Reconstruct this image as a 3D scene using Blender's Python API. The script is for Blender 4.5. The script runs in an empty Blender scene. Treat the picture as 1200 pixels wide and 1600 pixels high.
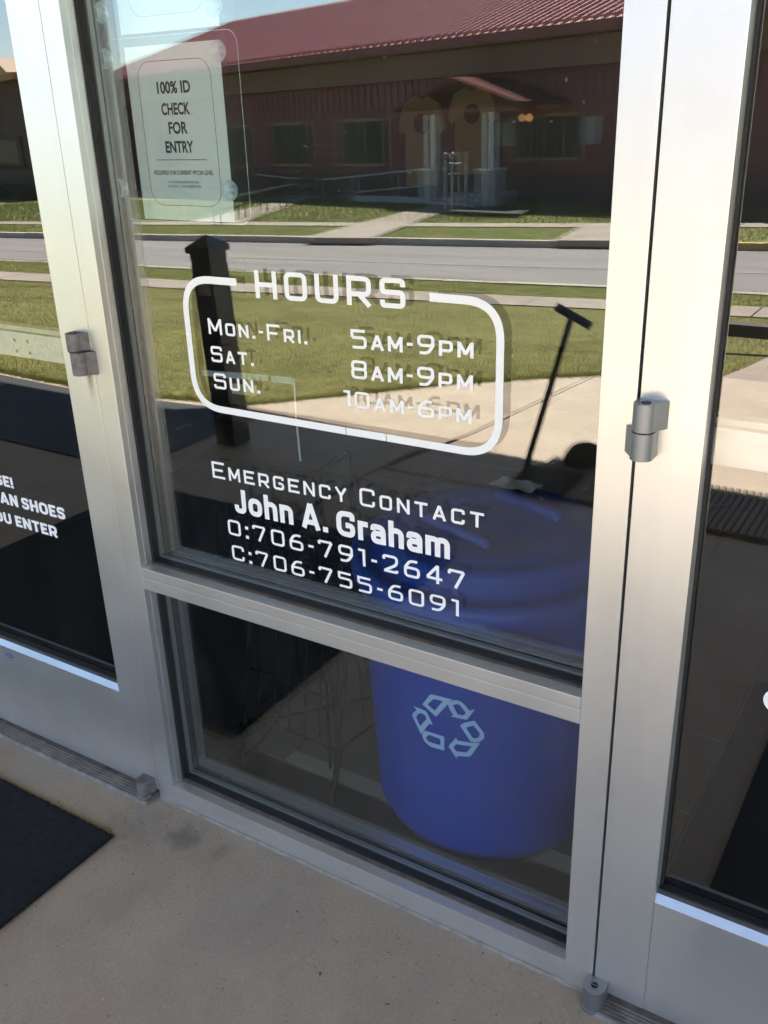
import bpy, bmesh, math, random
from mathutils import Vector, Matrix
import numpy as np
random.seed(7)
SC = bpy.context.scene
COL = SC.collection
R_ = math.radians

# ------------------------------------------------------------------ camera
F = 1471.2554; PITCH = 0.400913887; YAW = -0.571055996; ROLL = -0.0325015259
EYE = Vector((0.0, -1.193203724, 1.4509478714))
D_ = Vector((math.sin(YAW)*math.cos(PITCH), math.cos(YAW)*math.cos(PITCH), -math.sin(PITCH)))
rt = Vector((math.cos(YAW), -math.sin(YAW), 0)); up = rt.cross(D_)
CR = rt*math.cos(ROLL) + up*math.sin(ROLL); CU = -rt*math.sin(ROLL) + up*math.cos(ROLL)
cam = bpy.data.cameras.new('camera'); co = bpy.data.objects.new('camera', cam); COL.objects.link(co)
cam.sensor_fit = 'VERTICAL'; cam.sensor_height = 24.0; cam.lens = 24.0*F/1600.0
cam.clip_start = 0.02; cam.clip_end = 3000
m = Matrix.Identity(4)
for i in range(3):
    m[i][0] = CR[i]; m[i][1] = CU[i]; m[i][2] = -D_[i]; m[i][3] = EYE[i]
co.matrix_world = m
SC.camera = co

# ------------------------------------------------------------------ sky, sun, exposure
SUN_EL, SUN_AZ = 58.0, 196.0      # azimuth clockwise from +Y; the sun stands behind the building across the road
w = bpy.data.worlds.new('World'); SC.world = w; w.use_nodes = True
nt = w.node_tree; bg = nt.nodes['Background']
sky = nt.nodes.new('ShaderNodeTexSky'); sky.sky_type = 'NISHITA'; sky.sun_disc = False
sky.sun_elevation = R_(SUN_EL); sky.sun_rotation = R_(SUN_AZ); sky.air_density = 1.0; sky.dust_density = 0.2; sky.ozone_density = 3.0
nt.links.new(sky.outputs[0], bg.inputs[0]); bg.inputs[1].default_value = 0.075
sl = bpy.data.lights.new('sun', 'SUN'); sl.energy = 5.0; sl.angle = R_(0.5); sl.color = (1.0, 0.94, 0.84)
so = bpy.data.objects.new('sun', sl); COL.objects.link(so)
sd = Vector((math.sin(R_(SUN_AZ))*math.cos(R_(SUN_EL)), math.cos(R_(SUN_AZ))*math.cos(R_(SUN_EL)), math.sin(R_(SUN_EL))))
so.rotation_euler = sd.to_track_quat('Z', 'Y').to_euler(); so.location = (0, -5, 20)
SC.view_settings.view_transform = 'Standard'; SC.view_settings.look = 'None'
SC.view_settings.gamma = 1.0; SC.view_settings.use_curve_mapping = False
SC.view_settings.exposure = 2.9
SC.cycles.max_bounces = 10; SC.cycles.diffuse_bounces = 5; SC.cycles.glossy_bounces = 6
SC.cycles.transparent_max_bounces = 24; SC.cycles.transmission_bounces = 6
SC.cycles.caustics_reflective = False

# ------------------------------------------------------------------ place maths: where sight lines meet planes
GY = 0.05
def ray(u, v): return D_ + CR*((u-600)/F) - CU*((v-800)/F)
def vray(u, v):                       # line of sight after the glass has thrown it back outdoors
    a = ray(u, v); return Vector((0, 2*GY-EYE.y, EYE.z)), Vector((a.x, -a.y, a.z))
UU = -Vector((ray(-900, 262).x, -ray(-900, 262).y, ray(-900, 262).z)); UU.normalize()
KS = UU.z/UU.x
HS = 0.9
def S(u, v, off=0.0):                 # point of the street level seen mirrored at u, v
    o, a = vray(u, v); t = (-HS+off+KS*(o.x+5)-o.z)/(a.z-KS*a.x); return o+a*t
def sz(x): return -HS+KS*(x+5)
def P0(u, v, z=0.0):
    o, a = vray(u, v); t = (z-o.z)/a.z; return o+a*t
B0 = S(940, 318)
NN = Vector((-UU.y, UU.x, 0)).normalized()
def WL(u, v, d=0.0):
    o, a = vray(u, v); t = (B0+NN*d-o).dot(NN)/a.dot(NN); P = o+a*t-B0-NN*d
    s = (P.x*UU.x+P.y*UU.y)/(UU.x**2+UU.y**2); return s, P.z-s*UU.z
def FW(s, h, d=0.0): return B0+UU*s+Vector((0, 0, h))+NN*d

# ------------------------------------------------------------------ materials
def mat(name, col, rough=0.6, metal=0.0, var=0.0, vscale=5.0, bump=0.0, bscale=80.0, spec=0.5, col2=None, detail=6.0, coords='Object', bdist=0.002, stretch=None):
    M = bpy.data.materials.new(name); M.use_nodes = True; n = M.node_tree.nodes; l = M.node_tree.links
    b = n['Principled BSDF']; b.inputs['Roughness'].default_value = rough; b.inputs['Metallic'].default_value = metal
    b.inputs['Specular IOR Level'].default_value = spec
    b.inputs['Base Color'].default_value = (*col, 1)
    tc = n.new('ShaderNodeTexCoord'); src = tc.outputs[coords]
    if stretch:
        mp = n.new('ShaderNodeMapping'); mp.inputs['Scale'].default_value = stretch; l.new(src, mp.inputs[0]); src = mp.outputs[0]
    if var > 0 or col2:
        nz = n.new('ShaderNodeTexNoise'); nz.inputs['Scale'].default_value = vscale; nz.inputs['Detail'].default_value = detail
        nz.inputs['Roughness'].default_value = 0.62
        l.new(src, nz.inputs['Vector'])
        rp = n.new('ShaderNodeValToRGB'); e = rp.color_ramp.elements
        c2 = col2 if col2 else tuple(min(1, c*(1+var)) for c in col); c1 = col if col2 else tuple(c*(1-var) for c in col)
        e[0].position = 0.3; e[0].color = (*c1, 1); e[1].position = 0.7; e[1].color = (*c2, 1)
        l.new(nz.outputs['Fac'], rp.inputs[0]); l.new(rp.outputs[0], b.inputs['Base Color'])
        M['ramp'] = rp.name
    if bump > 0:
        nb = n.new('ShaderNodeTexNoise'); nb.inputs['Scale'].default_value = bscale; nb.inputs['Detail'].default_value = 4
        l.new(src, nb.inputs['Vector'])
        bp = n.new('ShaderNodeBump'); bp.inputs['Strength'].default_value = bump; bp.inputs['Distance'].default_value = bdist
        l.new(nb.outputs['Fac'], bp.inputs['Height']); l.new(bp.outputs[0], b.inputs['Normal'])
    return M

def glass(name, ior, tint, rough=0.0, dust=0.0):
    M = bpy.data.materials.new(name); M.use_nodes = True; n = M.node_tree.nodes; l = M.node_tree.links
    n.remove(n['Principled BSDF']); out = n['Material Output']
    t = n.new('ShaderNodeBsdfTransparent'); t.inputs[0].default_value = (*tint, 1)
    g = n.new('ShaderNodeBsdfGlossy'); g.inputs['Roughness'].default_value = rough; g.inputs[0].default_value = (1, 1, 1, 1)
    r0 = ((ior-1)/(ior+1))**2      # Schlick's curve on the cosine, alike from either side
    ge = n.new('ShaderNodeNewGeometry'); dt = n.new('ShaderNodeVectorMath'); dt.operation = 'DOT_PRODUCT'
    l.new(ge.outputs['Incoming'], dt.inputs[0]); l.new(ge.outputs['Normal'], dt.inputs[1])
    def mth(op, a, b=None):
        q = n.new('ShaderNodeMath'); q.operation = op
        for i, v in enumerate((a, b)):
            if v is None: continue
            if isinstance(v, (int, float)): q.inputs[i].default_value = v
            else: l.new(v, q.inputs[i])
        return q.outputs[0]
    fac = mth('ADD', mth('MULTIPLY', mth('POWER', mth('SUBTRACT', 1.0, mth('ABSOLUTE', dt.outputs['Value'])), 5.0), 1-r0), r0)
    mx = n.new('ShaderNodeMixShader'); l.new(fac, mx.inputs[0]); l.new(t.outputs[0], mx.inputs[1]); l.new(g.outputs[0], mx.inputs[2])
    # a faint wave in the sheet
    tc = n.new('ShaderNodeTexCoord'); nz = n.new('ShaderNodeTexNoise'); nz.inputs['Scale'].default_value = 1.6; nz.inputs['Detail'].default_value = 1
    l.new(tc.outputs['Object'], nz.inputs['Vector']); bp = n.new('ShaderNodeBump'); bp.inputs['Strength'].default_value = 0.35; bp.inputs['Distance'].default_value = 0.0015
    l.new(nz.outputs['Fac'], bp.inputs['Height']); l.new(bp.outputs[0], g.inputs['Normal'])
    if dust:
        df = n.new('ShaderNodeBsdfDiffuse'); df.inputs[0].default_value = (.75, .74, .70, 1)
        n1 = n.new('ShaderNodeTexNoise'); n1.inputs['Scale'].default_value = 9; n1.inputs['Detail'].default_value = 8; n1.inputs['Roughness'].default_value = .7; n1.inputs['Distortion'].default_value = .6
        mp = n.new('ShaderNodeMapping'); mp.inputs['Scale'].default_value = (1.6, 1, .55); l.new(tc.outputs['Object'], mp.inputs[0]); l.new(mp.outputs[0], n1.inputs['Vector'])
        v1 = n.new('ShaderNodeTexVoronoi'); v1.inputs['Scale'].default_value = 34; l.new(tc.outputs['Object'], v1.inputs['Vector'])
        spot = mth('MULTIPLY', mth('LESS_THAN', v1.outputs['Distance'], mth('MULTIPLY', v1.outputs['Color'], .10)), .10)
        sm = mth('MULTIPLY', mth('MAXIMUM', mth('SUBTRACT', n1.outputs['Fac'], .42), 0.0), dust)
        m2 = n.new('ShaderNodeMixShader'); l.new(mth('MINIMUM', mth('ADD', sm, spot), .15), m2.inputs[0]); l.new(mx.outputs[0], m2.inputs[1]); l.new(df.outputs[0], m2.inputs[2]); mx = m2
    l.new(mx.outputs[0], out.inputs[0]); return M

def anodized(name, base=(0.72, 0.715, 0.695), rough=0.36):
    M = mat(name, base, rough, 0.85, var=0.035, vscale=3.0, bump=0.03, bscale=260, stretch=(3, 3, .35))
    n = M.node_tree.nodes; l = M.node_tree.links; b = n['Principled BSDF']
    tc = n.new('ShaderNodeTexCoord'); nz = n.new('ShaderNodeTexNoise'); nz.inputs['Scale'].default_value = 7; nz.inputs['Detail'].default_value = 7
    l.new(tc.outputs['Object'], nz.inputs['Vector'])
    mr = n.new('ShaderNodeMapRange'); mr.inputs[3].default_value = rough-0.05; mr.inputs[4].default_value = rough+0.12
    l.new(nz.outputs['Fac'], mr.inputs[0]); l.new(mr.outputs[0], b.inputs['Roughness'])
    # soft handling smudges, a few dark specks and pale scuffs
    prev = n[M['ramp']].outputs[0]
    for sc_, th0, th1, colr, k in ((5.5, .50, .80, (.40, .38, .35), .20), (38, .70, .76, (.10, .09, .08), .55), (22, .72, .80, (.85, .85, .84), .35)):
        q = n.new('ShaderNodeTexNoise'); q.inputs['Scale'].default_value = sc_; q.inputs['Detail'].default_value = 9; q.inputs['Roughness'].default_value = .68; l.new(tc.outputs['Object'], q.inputs['Vector'])
        a = n.new('ShaderNodeMapRange'); a.inputs[1].default_value = th0; a.inputs[2].default_value = th1; a.inputs[3].default_value = 0; a.inputs[4].default_value = k; l.new(q.outputs['Fac'], a.inputs[0])
        mx = n.new('ShaderNodeMix'); mx.data_type = 'RGBA'; l.new(a.outputs[0], mx.inputs[0]); l.new(prev, mx.inputs[6]); mx.inputs[7].default_value = (*colr, 1); prev = mx.outputs[2]
    l.new(prev, b.inputs['Base Color'])
    return M
ALU = anodized('anodized_aluminium')
ALU2 = anodized('cast_aluminium', (0.27, 0.28, 0.295), 0.42)
ALUW = mat('weathered_zinc_casting', (0.105, 0.085, 0.08), 0.65, 0.2, col2=(0.215, 0.20, 0.20), vscale=60, bump=0.2, bscale=300)
THR = mat('worn_mill_aluminium', (0.14, 0.12, 0.11), 0.65, 0.2, col2=(0.30, 0.27, 0.25), vscale=25, bump=0.3, bscale=200)
GASK = mat('black_rubber', (0.012, 0.012, 0.013), 0.6, bump=0.4, bscale=200)
SPAC = mat('perforated_spacer', (0.45, 0.46, 0.45), 0.4, 0.7)
def add_dots(M, scale):
    n = M.node_tree.nodes; l = M.node_tree.links; b = n['Principled BSDF']; tc = n.new('ShaderNodeTexCoord')
    v = n.new('ShaderNodeTexVoronoi'); v.inputs['Scale'].default_value = scale; v.inputs['Randomness'].default_value = 0.15
    l.new(tc.outputs['Object'], v.inputs['Vector']); rp = n.new('ShaderNodeValToRGB'); e = rp.color_ramp.elements
    e[0].position = 0.22; e[0].color = (0.03, 0.03, 0.03, 1); e[1].position = 0.3; e[1].color = (0.5, 0.51, 0.5, 1)
    l.new(v.outputs['Distance'], rp.inputs[0]); l.new(rp.outputs[0], b.inputs['Base Color'])
add_dots(SPAC, 260)
VINYL = mat('white_vinyl', (0.88, 0.88, 0.88), 0.5)
GL1 = glass('outer_pane_glass', 1.85, (0.90, 0.93, 0.92), dust=.045)
GL2 = glass('inner_pane_glass', 1.90, (0.84, 0.89, 0.875))
GLD = glass('door_glass', 2.25, (0.84, 0.86, 0.85), dust=.035)
DARKSLOT = mat('screw_black', (0.01, 0.01, 0.01), 0.7)  # flat black for the screw heads

def concrete(name, a, b_, sc=6, stains=()):
    M = mat(name, a, 0.85, 0, col2=b_, vscale=sc, bump=0.35, bscale=300, detail=9, bdist=0.0012)
    n = M.node_tree.nodes; l = M.node_tree.links; bs = n['Principled BSDF']; prev = n[M['ramp']].outputs[0]
    tc = n.new('ShaderNodeTexCoord')
    nz = n.new('ShaderNodeTexNoise'); nz.inputs['Scale'].default_value = 150; nz.inputs['Detail'].default_value = 8; nz.inputs['Roughness'].default_value = .75
    l.new(tc.outputs['Object'], nz.inputs['Vector'])
    rp = n.new('ShaderNodeValToRGB'); e = rp.color_ramp.elements; e[0].position = 0.33; e[0].color = (0.80, 0.78, 0.76, 1); e[1].position = 0.58; e[1].color = (1.06, 1.06, 1.06, 1)
    l.new(nz.outputs['Fac'], rp.inputs[0])
    mx = n.new('ShaderNodeMix'); mx.data_type = 'RGBA'; mx.blend_type = 'MULTIPLY'; mx.inputs[0].default_value = 0.75
    l.new(prev, mx.inputs[6]); l.new(rp.outputs[0], mx.inputs[7]); prev = mx.outputs[2]
    for sc_, lo, hi, colr, k in ((2.6, .50, .72, (.46, .34, .26), .40), (9, .56, .70, (.26, .23, .20), .16), (70, .64, .70, (.62, .57, .50), .28), (95, .66, .71, (.10, .085, .075), .30)):
        q = n.new('ShaderNodeTexNoise'); q.inputs['Scale'].default_value = sc_; q.inputs['Detail'].default_value = 6; q.inputs['Distortion'].default_value = .4; l.new(tc.outputs['Object'], q.inputs['Vector'])
        a = n.new('ShaderNodeMapRange'); a.inputs[1].default_value = lo; a.inputs[2].default_value = hi; a.inputs[3].default_value = 0; a.inputs[4].default_value = k; l.new(q.outputs['Fac'], a.inputs[0])
        mx = n.new('ShaderNodeMix'); mx.data_type = 'RGBA'; l.new(a.outputs[0], mx.inputs[0]); l.new(prev, mx.inputs[6]); mx.inputs[7].default_value = (*colr, 1); prev = mx.outputs[2]
    for (x, y, r, k, c) in stains:
        d = n.new('ShaderNodeVectorMath'); d.operation = 'DISTANCE'; d.inputs[1].default_value = (x, y, 0)
        wob = n.new('ShaderNodeTexNoise'); wob.inputs['Scale'].default_value = 35; wob.inputs['Detail'].default_value = 5; l.new(tc.outputs['Object'], wob.inputs['Vector'])
        sb = n.new('ShaderNodeVectorMath'); sb.operation = 'SUBTRACT'; sb.inputs[1].default_value = (.5, .5, .5); l.new(wob.outputs['Color'], sb.inputs[0])
        scl = n.new('ShaderNodeVectorMath'); scl.operation = 'MULTIPLY'; scl.inputs[1].default_value = (r*1.5, r*1.5, 0); l.new(sb.outputs[0], scl.inputs[0])
        ad = n.new('ShaderNodeVectorMath'); ad.operation = 'ADD'; l.new(tc.outputs['Object'], ad.inputs[0]); l.new(scl.outputs[0], ad.inputs[1])
        l.new(ad.outputs[0], d.inputs[0])
        mr = n.new('ShaderNodeMapRange'); mr.inputs[1].default_value = r*0.2; mr.inputs[2].default_value = r; mr.inputs[3].default_value = k; mr.inputs[4].default_value = 0
        l.new(d.outputs['Value'], mr.inputs[0])
        mx = n.new('ShaderNodeMix'); mx.data_type = 'RGBA'; l.new(mr.outputs[0], mx.inputs[0]); l.new(prev, mx.inputs[6]); mx.inputs[7].default_value = (*c, 1); prev = mx.outputs[2]
    l.new(prev, bs.inputs['Base Color']); return M
CON = concrete('entry_concrete', (0.41, 0.335, 0.258), (0.52, 0.435, 0.335), 4.2,
    stains=[(-1.27, -0.075, .05, .55, (.12, .11, .10)), (-1.17, -0.06, .03, .3, (.13, .12, .11)), (-.52, -.27, .018, .55, (.1, .06, .05)), (-1.39, -0.09, .09, .35, (.18, .165, .15)),
            (-1.0, -0.5, .22, .30, (.42, .31, .25)), (-.6, -.15, .2, .25, (.42, .32, .26)), (-1.0, -.17, .16, .22, (.30, .29, .29)), (-1.75, -.06, .14, .4, (.40, .37, .33))])
CON2 = concrete('street_concrete', (0.25, 0.21, 0.16), (0.33, 0.285, 0.225), 1.2)
CURBM = concrete('kerb_concrete', (0.34, 0.30, 0.25), (0.50, 0.45, 0.38), 2.0)
YEL = mat('yellow_kerb_paint', (0.50, 0.36, 0.09), 0.7, col2=(0.38, 0.28, 0.10), vscale=4)
AGG = concrete('aggregate_concrete', (0.24, 0.19, 0.15), (0.36, 0.30, 0.24), 40)
ASPH = mat('asphalt', (0.175, 0.16, 0.148), 0.9, col2=(0.24, 0.225, 0.208), vscale=1.0, bump=0.3, bscale=90, stretch=(.25, 2.2, 1))
GRASS = mat('grass_ground', (0.095, 0.098, 0.014), 0.9, col2=(0.185, 0.165, 0.034), vscale=2.2, bump=0.8, bscale=60, bdist=0.01, detail=10)
BLADE = mat('grass_blades', (0.100, 0.112, 0.014), 0.7, col2=(0.225, 0.205, 0.042), vscale=2.4, detail=8)
def leafy(M, k=.45):
    n = M.node_tree.nodes; l = M.node_tree.links; b = n['Principled BSDF']; out = n['Material Output']
    t = n.new('ShaderNodeBsdfTranslucent'); mx = n.new('ShaderNodeMixShader'); mx.inputs[0].default_value = k
    l.new(n[M['ramp']].outputs[0], t.inputs[0]); l.new(b.outputs[0], mx.inputs[1]); l.new(t.outputs[0], mx.inputs[2]); l.new(mx.outputs[0], out.inputs[0]); return M
leafy(BLADE, .5)
VERGE = mat('verge_ground', (0.11, 0.125, 0.02), .9, col2=(0.21, 0.20, 0.05), vscale=2.2, bump=.5, bscale=60, bdist=.01)
VBL = leafy(mat('verge_blades', (0.12, 0.145, 0.02), .7, col2=(0.23, 0.22, 0.05), vscale=2.4), .5)
FARG = mat('far_grass', (0.10, 0.125, 0.02), 0.9, col2=(0.16, 0.165, 0.04), vscale=0.8, bump=0.5, bscale=30, bdist=0.02, detail=10)

# ------------------------------------------------------------------ mesh helpers
def link(name, me, m_, parent=None, label=None, kind=None, group=None, cat=None):
    o = bpy.data.objects.new(name, me); COL.objects.link(o)
    if m_ is not None and len(me.materials) == 0: me.materials.append(m_)
    if parent: o.parent = parent
    if label: o['label'] = label
    if kind: o['kind'] = kind
    if group: o['group'] = group
    if cat: o['category'] = cat
    return o
def thing(name, label, cat, group=None, loc=(0, 0, 0)):
    o = bpy.data.objects.new(name, None); COL.objects.link(o); o.location = loc; o.empty_display_size = 0.1
    o['label'] = label; o['category'] = cat
    if group: o['group'] = group
    return o
class MB:
    def __init__(s): s.v = []; s.f = []; s.sm = []
    def add(s, vs, fs, smooth=False):
        k = len(s.v); s.v += [tuple(p) for p in vs]; s.f += [tuple(i+k for i in f) for f in fs]; s.sm += [smooth]*len(fs); return s
    def box(s, x0, x1, y0, y1, z0, z1):
        v = [(x, y, z) for z in (z0, z1) for y in (y0, y1) for x in (x0, x1)]
        return s.add(v, [(0, 2, 3, 1), (4, 5, 7, 6), (0, 1, 5, 4), (2, 6, 7, 3), (0, 4, 6, 2), (1, 3, 7, 5)])
    def prism(s, pts, vec, smooth=False):     # pts: 3D polygon, vec: extrusion
        n = len(pts); vec = Vector(vec); a = [Vector(p) for p in pts]; b = [p+vec for p in a]
        return s.add(a+b, [tuple(range(n))[::-1], tuple(range(n, 2*n))]+[(i, (i+1) % n, n+(i+1) % n, n+i) for i in range(n)], smooth)
    def tube(s, pts, r, n=10, caps=True):
        pts = [Vector(p) for p in pts]; rings = []
        rr = r if isinstance(r, (list, tuple)) else [r]*len(pts)
        prev = None
        for i, p in enumerate(pts):
            t = (pts[min(i+1, len(pts)-1)]-pts[max(i-1, 0)]).normalized()
            if prev is None: a = t.orthogonal().normalized()
            else: a = (prev - t*prev.dot(t)).normalized()
            prev = a; b = t.cross(a)
            rings.append([p+(a*math.cos(2*math.pi*k/n)+b*math.sin(2*math.pi*k/n))*rr[i] for k in range(n)])
        vs = [q for g in rings for q in g]; fs = []
        for i in range(len(rings)-1):
            for k in range(n): fs.append((i*n+k, i*n+(k+1) % n, (i+1)*n+(k+1) % n, (i+1)*n+k))
        s.add(vs, fs, True)
        if caps: 
            s.add(rings[0], [tuple(range(n))[::-1]]); s.add(rings[-1], [tuple(range(n))])
        return s
    def lathe(s, prof, c=(0, 0, 0), n=64):
        vs = []; fs = []
        for (r, z) in prof:
            for k in range(n): a = 2*math.pi*k/n; vs.append((c[0]+r*math.cos(a), c[1]+r*math.sin(a), c[2]+z))
        for i in range(len(prof)-1):
            for k in range(n): fs.append((i*n+k, i*n+(k+1) % n, (i+1)*n+(k+1) % n, (i+1)*n+k))
        return s.add(vs, fs, True)
    def mesh(s, name):
        me = bpy.data.meshes.new(name); me.from_pydata(s.v, [], s.f)
        me.polygons.foreach_set('use_smooth', s.sm); me.update(); return me
    def build(s, name, m_, parent=None, bevel=0, smooth=False, **k):
        me = s.mesh(name); o = link(name, me, m_, parent, **k)
        bm = bmesh.new(); bm.from_mesh(me); bmesh.ops.recalc_face_normals(bm, faces=bm.faces)
        if bevel:
            es = [e for e in bm.edges if e.is_manifold and e.calc_face_angle(0) > 0.6]
            bmesh.ops.bevel(bm, geom=es, offset=bevel, segments=2, affect='EDGES', profile=0.6)
        bm.to_mesh(me); bm.free()
        if smooth:
            me.polygons.foreach_set('use_smooth', [True]*len(me.polygons)); me.set_sharp_from_angle(angle=R_(28)); me.update()
        return o
def bx(name, m_, b, parent=None, bevel=0, **k): return MB().box(*b).build(name, m_, parent, bevel, **k)
def rrect(x0, x1, z0, z1, r, n=8):
    pts = []
    for cx, cz, a0 in ((x1-r, z1-r, 0), (x0+r, z1-r, 90), (x0+r, z0+r, 180), (x1-r, z0+r, 270)):
        for i in range(n+1): a = R_(a0+90*i/n); pts.append((cx+r*math.cos(a), cz+r*math.sin(a)))
    return pts
def roundpoly(p, r, closed=False, n=6):
    out = []; N = len(p)
    for i in range(N):
        if not closed and i in (0, N-1): out.append(Vector(p[i])); continue
        a = Vector(p[i-1]); b = Vector(p[i]); c = Vector(p[(i+1) % N])
        da = (a-b); dc = (c-b); rr = min(r, da.length*.49, dc.length*.49)
        da.normalize(); dc.normalize(); A = b+da*rr; Cc = b+dc*rr
        for k in range(n+1):
            t = k/n; out.append(A*(1-t)**2+b*2*t*(1-t)+Cc*t*t)
    return out
def strip(p, t, closed=False):      # flat ribbon of width t along 2D polyline
    p = [Vector(q) for q in p]; N = len(p); L = []; Rr = []
    for i in range(N):
        if closed: d0 = (p[i]-p[i-1]); d1 = (p[(i+1) % N]-p[i])
        else:
            d0 = p[i]-p[i-1] if i > 0 else p[1]-p[0]; d1 = p[i+1]-p[i] if i < N-1 else p[-1]-p[-2]
        if d0.length < 1e-9: d0 = d1
        if d1.length < 1e-9: d1 = d0
        d0 = d0.normalized(); d1 = d1.normalized(); n0 = Vector((-d0.y, d0.x)); n1 = Vector((-d1.y, d1.x)); mm = (n0+n1)
        mm = mm.normalized() if mm.length > 1e-6 else n0; k = 1/max(.35, mm.dot(n0)); L.append(p[i]+mm*t/2*k); Rr.append(p[i]-mm*t/2*k)
    fs = [(i, (i+1) % N, N+(i+1) % N, N+i) for i in range(N if closed else N-1)]
    return L+Rr, fs

# ------------------------------------------------------------------ squared stroke lettering
def glyph(ch, w_, t):
    h = t/2; a = h; b = w_-h; T = 1-h; c = w_/2; r = .17; md = .5
    G = []
    def s(*p, rr=r, cl=False): G.append((list(p), rr, cl))
    if ch in 'O0': s((a, h), (b, h), (b, T), (a, T), cl=True)
    elif ch == 'H': s((a, 0), (a, 1)); s((b, 0), (b, 1)); s((a, md), (b, md))
    elif ch == 'U': s((a, 1), (a, h), (b, h), (b, 1))
    elif ch == 'R': s((a, 0), (a, 1)); s((a, T), (b, T), (b, .40), (a, .40)); s((c*.95, .42), (b+h*.3, 0))
    elif ch == 'P': s((a, 0), (a, 1)); s((a, T), (b, T), (b, .36), (a, .36))
    elif ch == 'S': s((b, .72), (b, T), (a, T), (a, .53), (b, .53), (b, h), (a, h), (a, .27), rr=.12)
    elif ch == 'M': s((a, 0), (a, 1)); s((a, .97), (c, .22)); s((c, .22), (b, .97)); s((b, 0), (b, 1))
    elif ch == 'N': s((a, 0), (a, 1)); s((a, .96), (b, .04)); s((b, 0), (b, 1))
    elif ch == 'F': s((a, 0), (a, 1)); s((a, T), (w_, T)); s((a, .46), (w_*.82, .46))
    elif ch == 'E': s((a, 0), (a, 1)); s((a, T), (w_, T)); s((a, .5), (w_*.86, .5)); s((a, h), (w_, h))
    elif ch == 'I': s((a, 0), (a, 1))
    elif ch == 'A': s((a*.8, 0), (c, .96)); s((b+h*.2, 0), (c, .96)); s((w_*.22, .30), (w_*.78, .30))
    elif ch == 'T': s((0, T), (w_, T)); s((c, 0), (c, 1))
    elif ch == 'Y': s((a*.8, 1), (c, .45), rr=0); s((b+h*.2, 1), (c, .45), rr=0); s((c, 0), (c, .48))
    elif ch == 'C': s((b, .68), (b, T), (a, T), (a, h), (b, h), (b, .32))
    elif ch == 'G': s((b, .72), (b, T), (a, T), (a, h), (b, h), (b, .48), (c, .48))
    elif ch == '.': s((0, t*.6), (w_, t*.6))
    elif ch == ':': s((0, t*.6), (w_, t*.6)); s((0, .68), (w_, .68))
    elif ch == '-': s((0, .46), (w_, .46))
    elif ch == '1': s((w_*.75, 0), (w_*.75, 1)); s((0, T), (w_*.75, T))
    elif ch == '2': s((a, .72), (a, T), (b, T), (b, .52), (a+.05, h+.02)); s((a, h), (b, h), (b, .2))
    elif ch == '4': s((w_*.72, 0), (w_*.72, 1)); s((w_*.72, .98), (a, .30)); s((a*.6, .27), (w_, .27))
    elif ch == '5': s((b, T), (a, T), (a, .58), rr=0); s((a, .58), (b, .58), (b, h), (a, h))
    elif ch == '6': s((b*.92, T), (c*.75, T), (a, .54), (a, .38), rr=.22); s((a, h), (b, h), (b, .54), (a, .54), rr=.19, cl=True)
    elif ch == '9': s((a*1.5, h), (c*1.25, h), (b, .46), (b, .62), rr=.22); s((a, .46), (b, .46), (b, T), (a, T), rr=.19, cl=True)
    elif ch == '7': s((a*.4, T), (b, T), rr=0); s((a*.6, T), (a*.6, .74)); s((b, T), (w_*.42, 0), rr=0)
    elif ch == '8': s((a, .52), (b, .52), (b, T), (a, T), cl=True); s((a, .54), (b, .54), (b, h), (a, h), cl=True)
    return G
def bold_glyph(ch, w_, t):
    h = t/2; a = h; b = w_-h; T = 1-h; X = .745; x = X-h; c = w_/2; G = []
    def s(*p, rr=.3, cl=False): G.append((list(p), rr, cl))
    if ch == 'J': s((b, 1), (b, h), (a, h), (a, .34))
    elif ch == 'o': s((a, h), (b, h), (b, x), (a, x), cl=True)
    elif ch == 'h': s((a, 0), (a, 1)); s((a, .34), (a, x), (b, x), (b, 0), rr=.26)
    elif ch == 'n': s((a, 0), (a, X)); s((a, .34), (a, x), (b, x), (b, 0), rr=.26)
    elif ch == 'r': s((a, 0), (a, X)); s((a, .36), (a, x), (w_, x), rr=.24)
    elif ch == 'a': s((a*.9, X-t*1.25), (a*.9, x), (b, x), (b, 0), rr=.2); s((b, X*.53), (a, X*.53), (a, h*.9), (b, h*.9), rr=.2)
    elif ch == 'm':
        s((a, 0), (a, X)); s((a, .34), (a, x), (c, x), (c, 0), rr=.2); s((c, .34), (c, x), (b, x), (b, 0), rr=.2)
    elif ch == 'A': s((a*.9, 0), (c, 1)); s((w_-a*.9, 0), (c, 1)); s((w_*.25, .27), (w_*.75, .27))
    elif ch == 'G': s((b, .66), (b, T), (a, T), (a, h), (b, h), (b, .46), (c, .46), rr=.34)
    elif ch == 'L': s((a, 0), (a, 1)); s((a, h), (w_, h))
    elif ch == 'B': s((a, 0), (a, 1)); s((a, T), (b*.96, T), (b*.96, .53), (a, .53), rr=.2); s((a, .5), (b, .5), (b, h), (a, h), rr=.2)
    elif ch == '!': s((a, .3), (a, 1)); s((a-t*.5, t*.45), (a+t*.5, t*.45))
    elif ch == '.': s((0, t*.5), (w_, t*.5))
    elif ch == 'O': s((a, h), (b, h), (b, T), (a, T), rr=.34, cl=True)
    elif ch == 'S': s((b, .70), (b, T), (a, T), (a, .51), (b, .51), (b, h), (a, h), (a, .30), rr=.24)
    elif ch == 'U': s((a, 1), (a, h), (b, h), (b, 1))
    else: return glyph(ch, w_, t)
    return G
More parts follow.
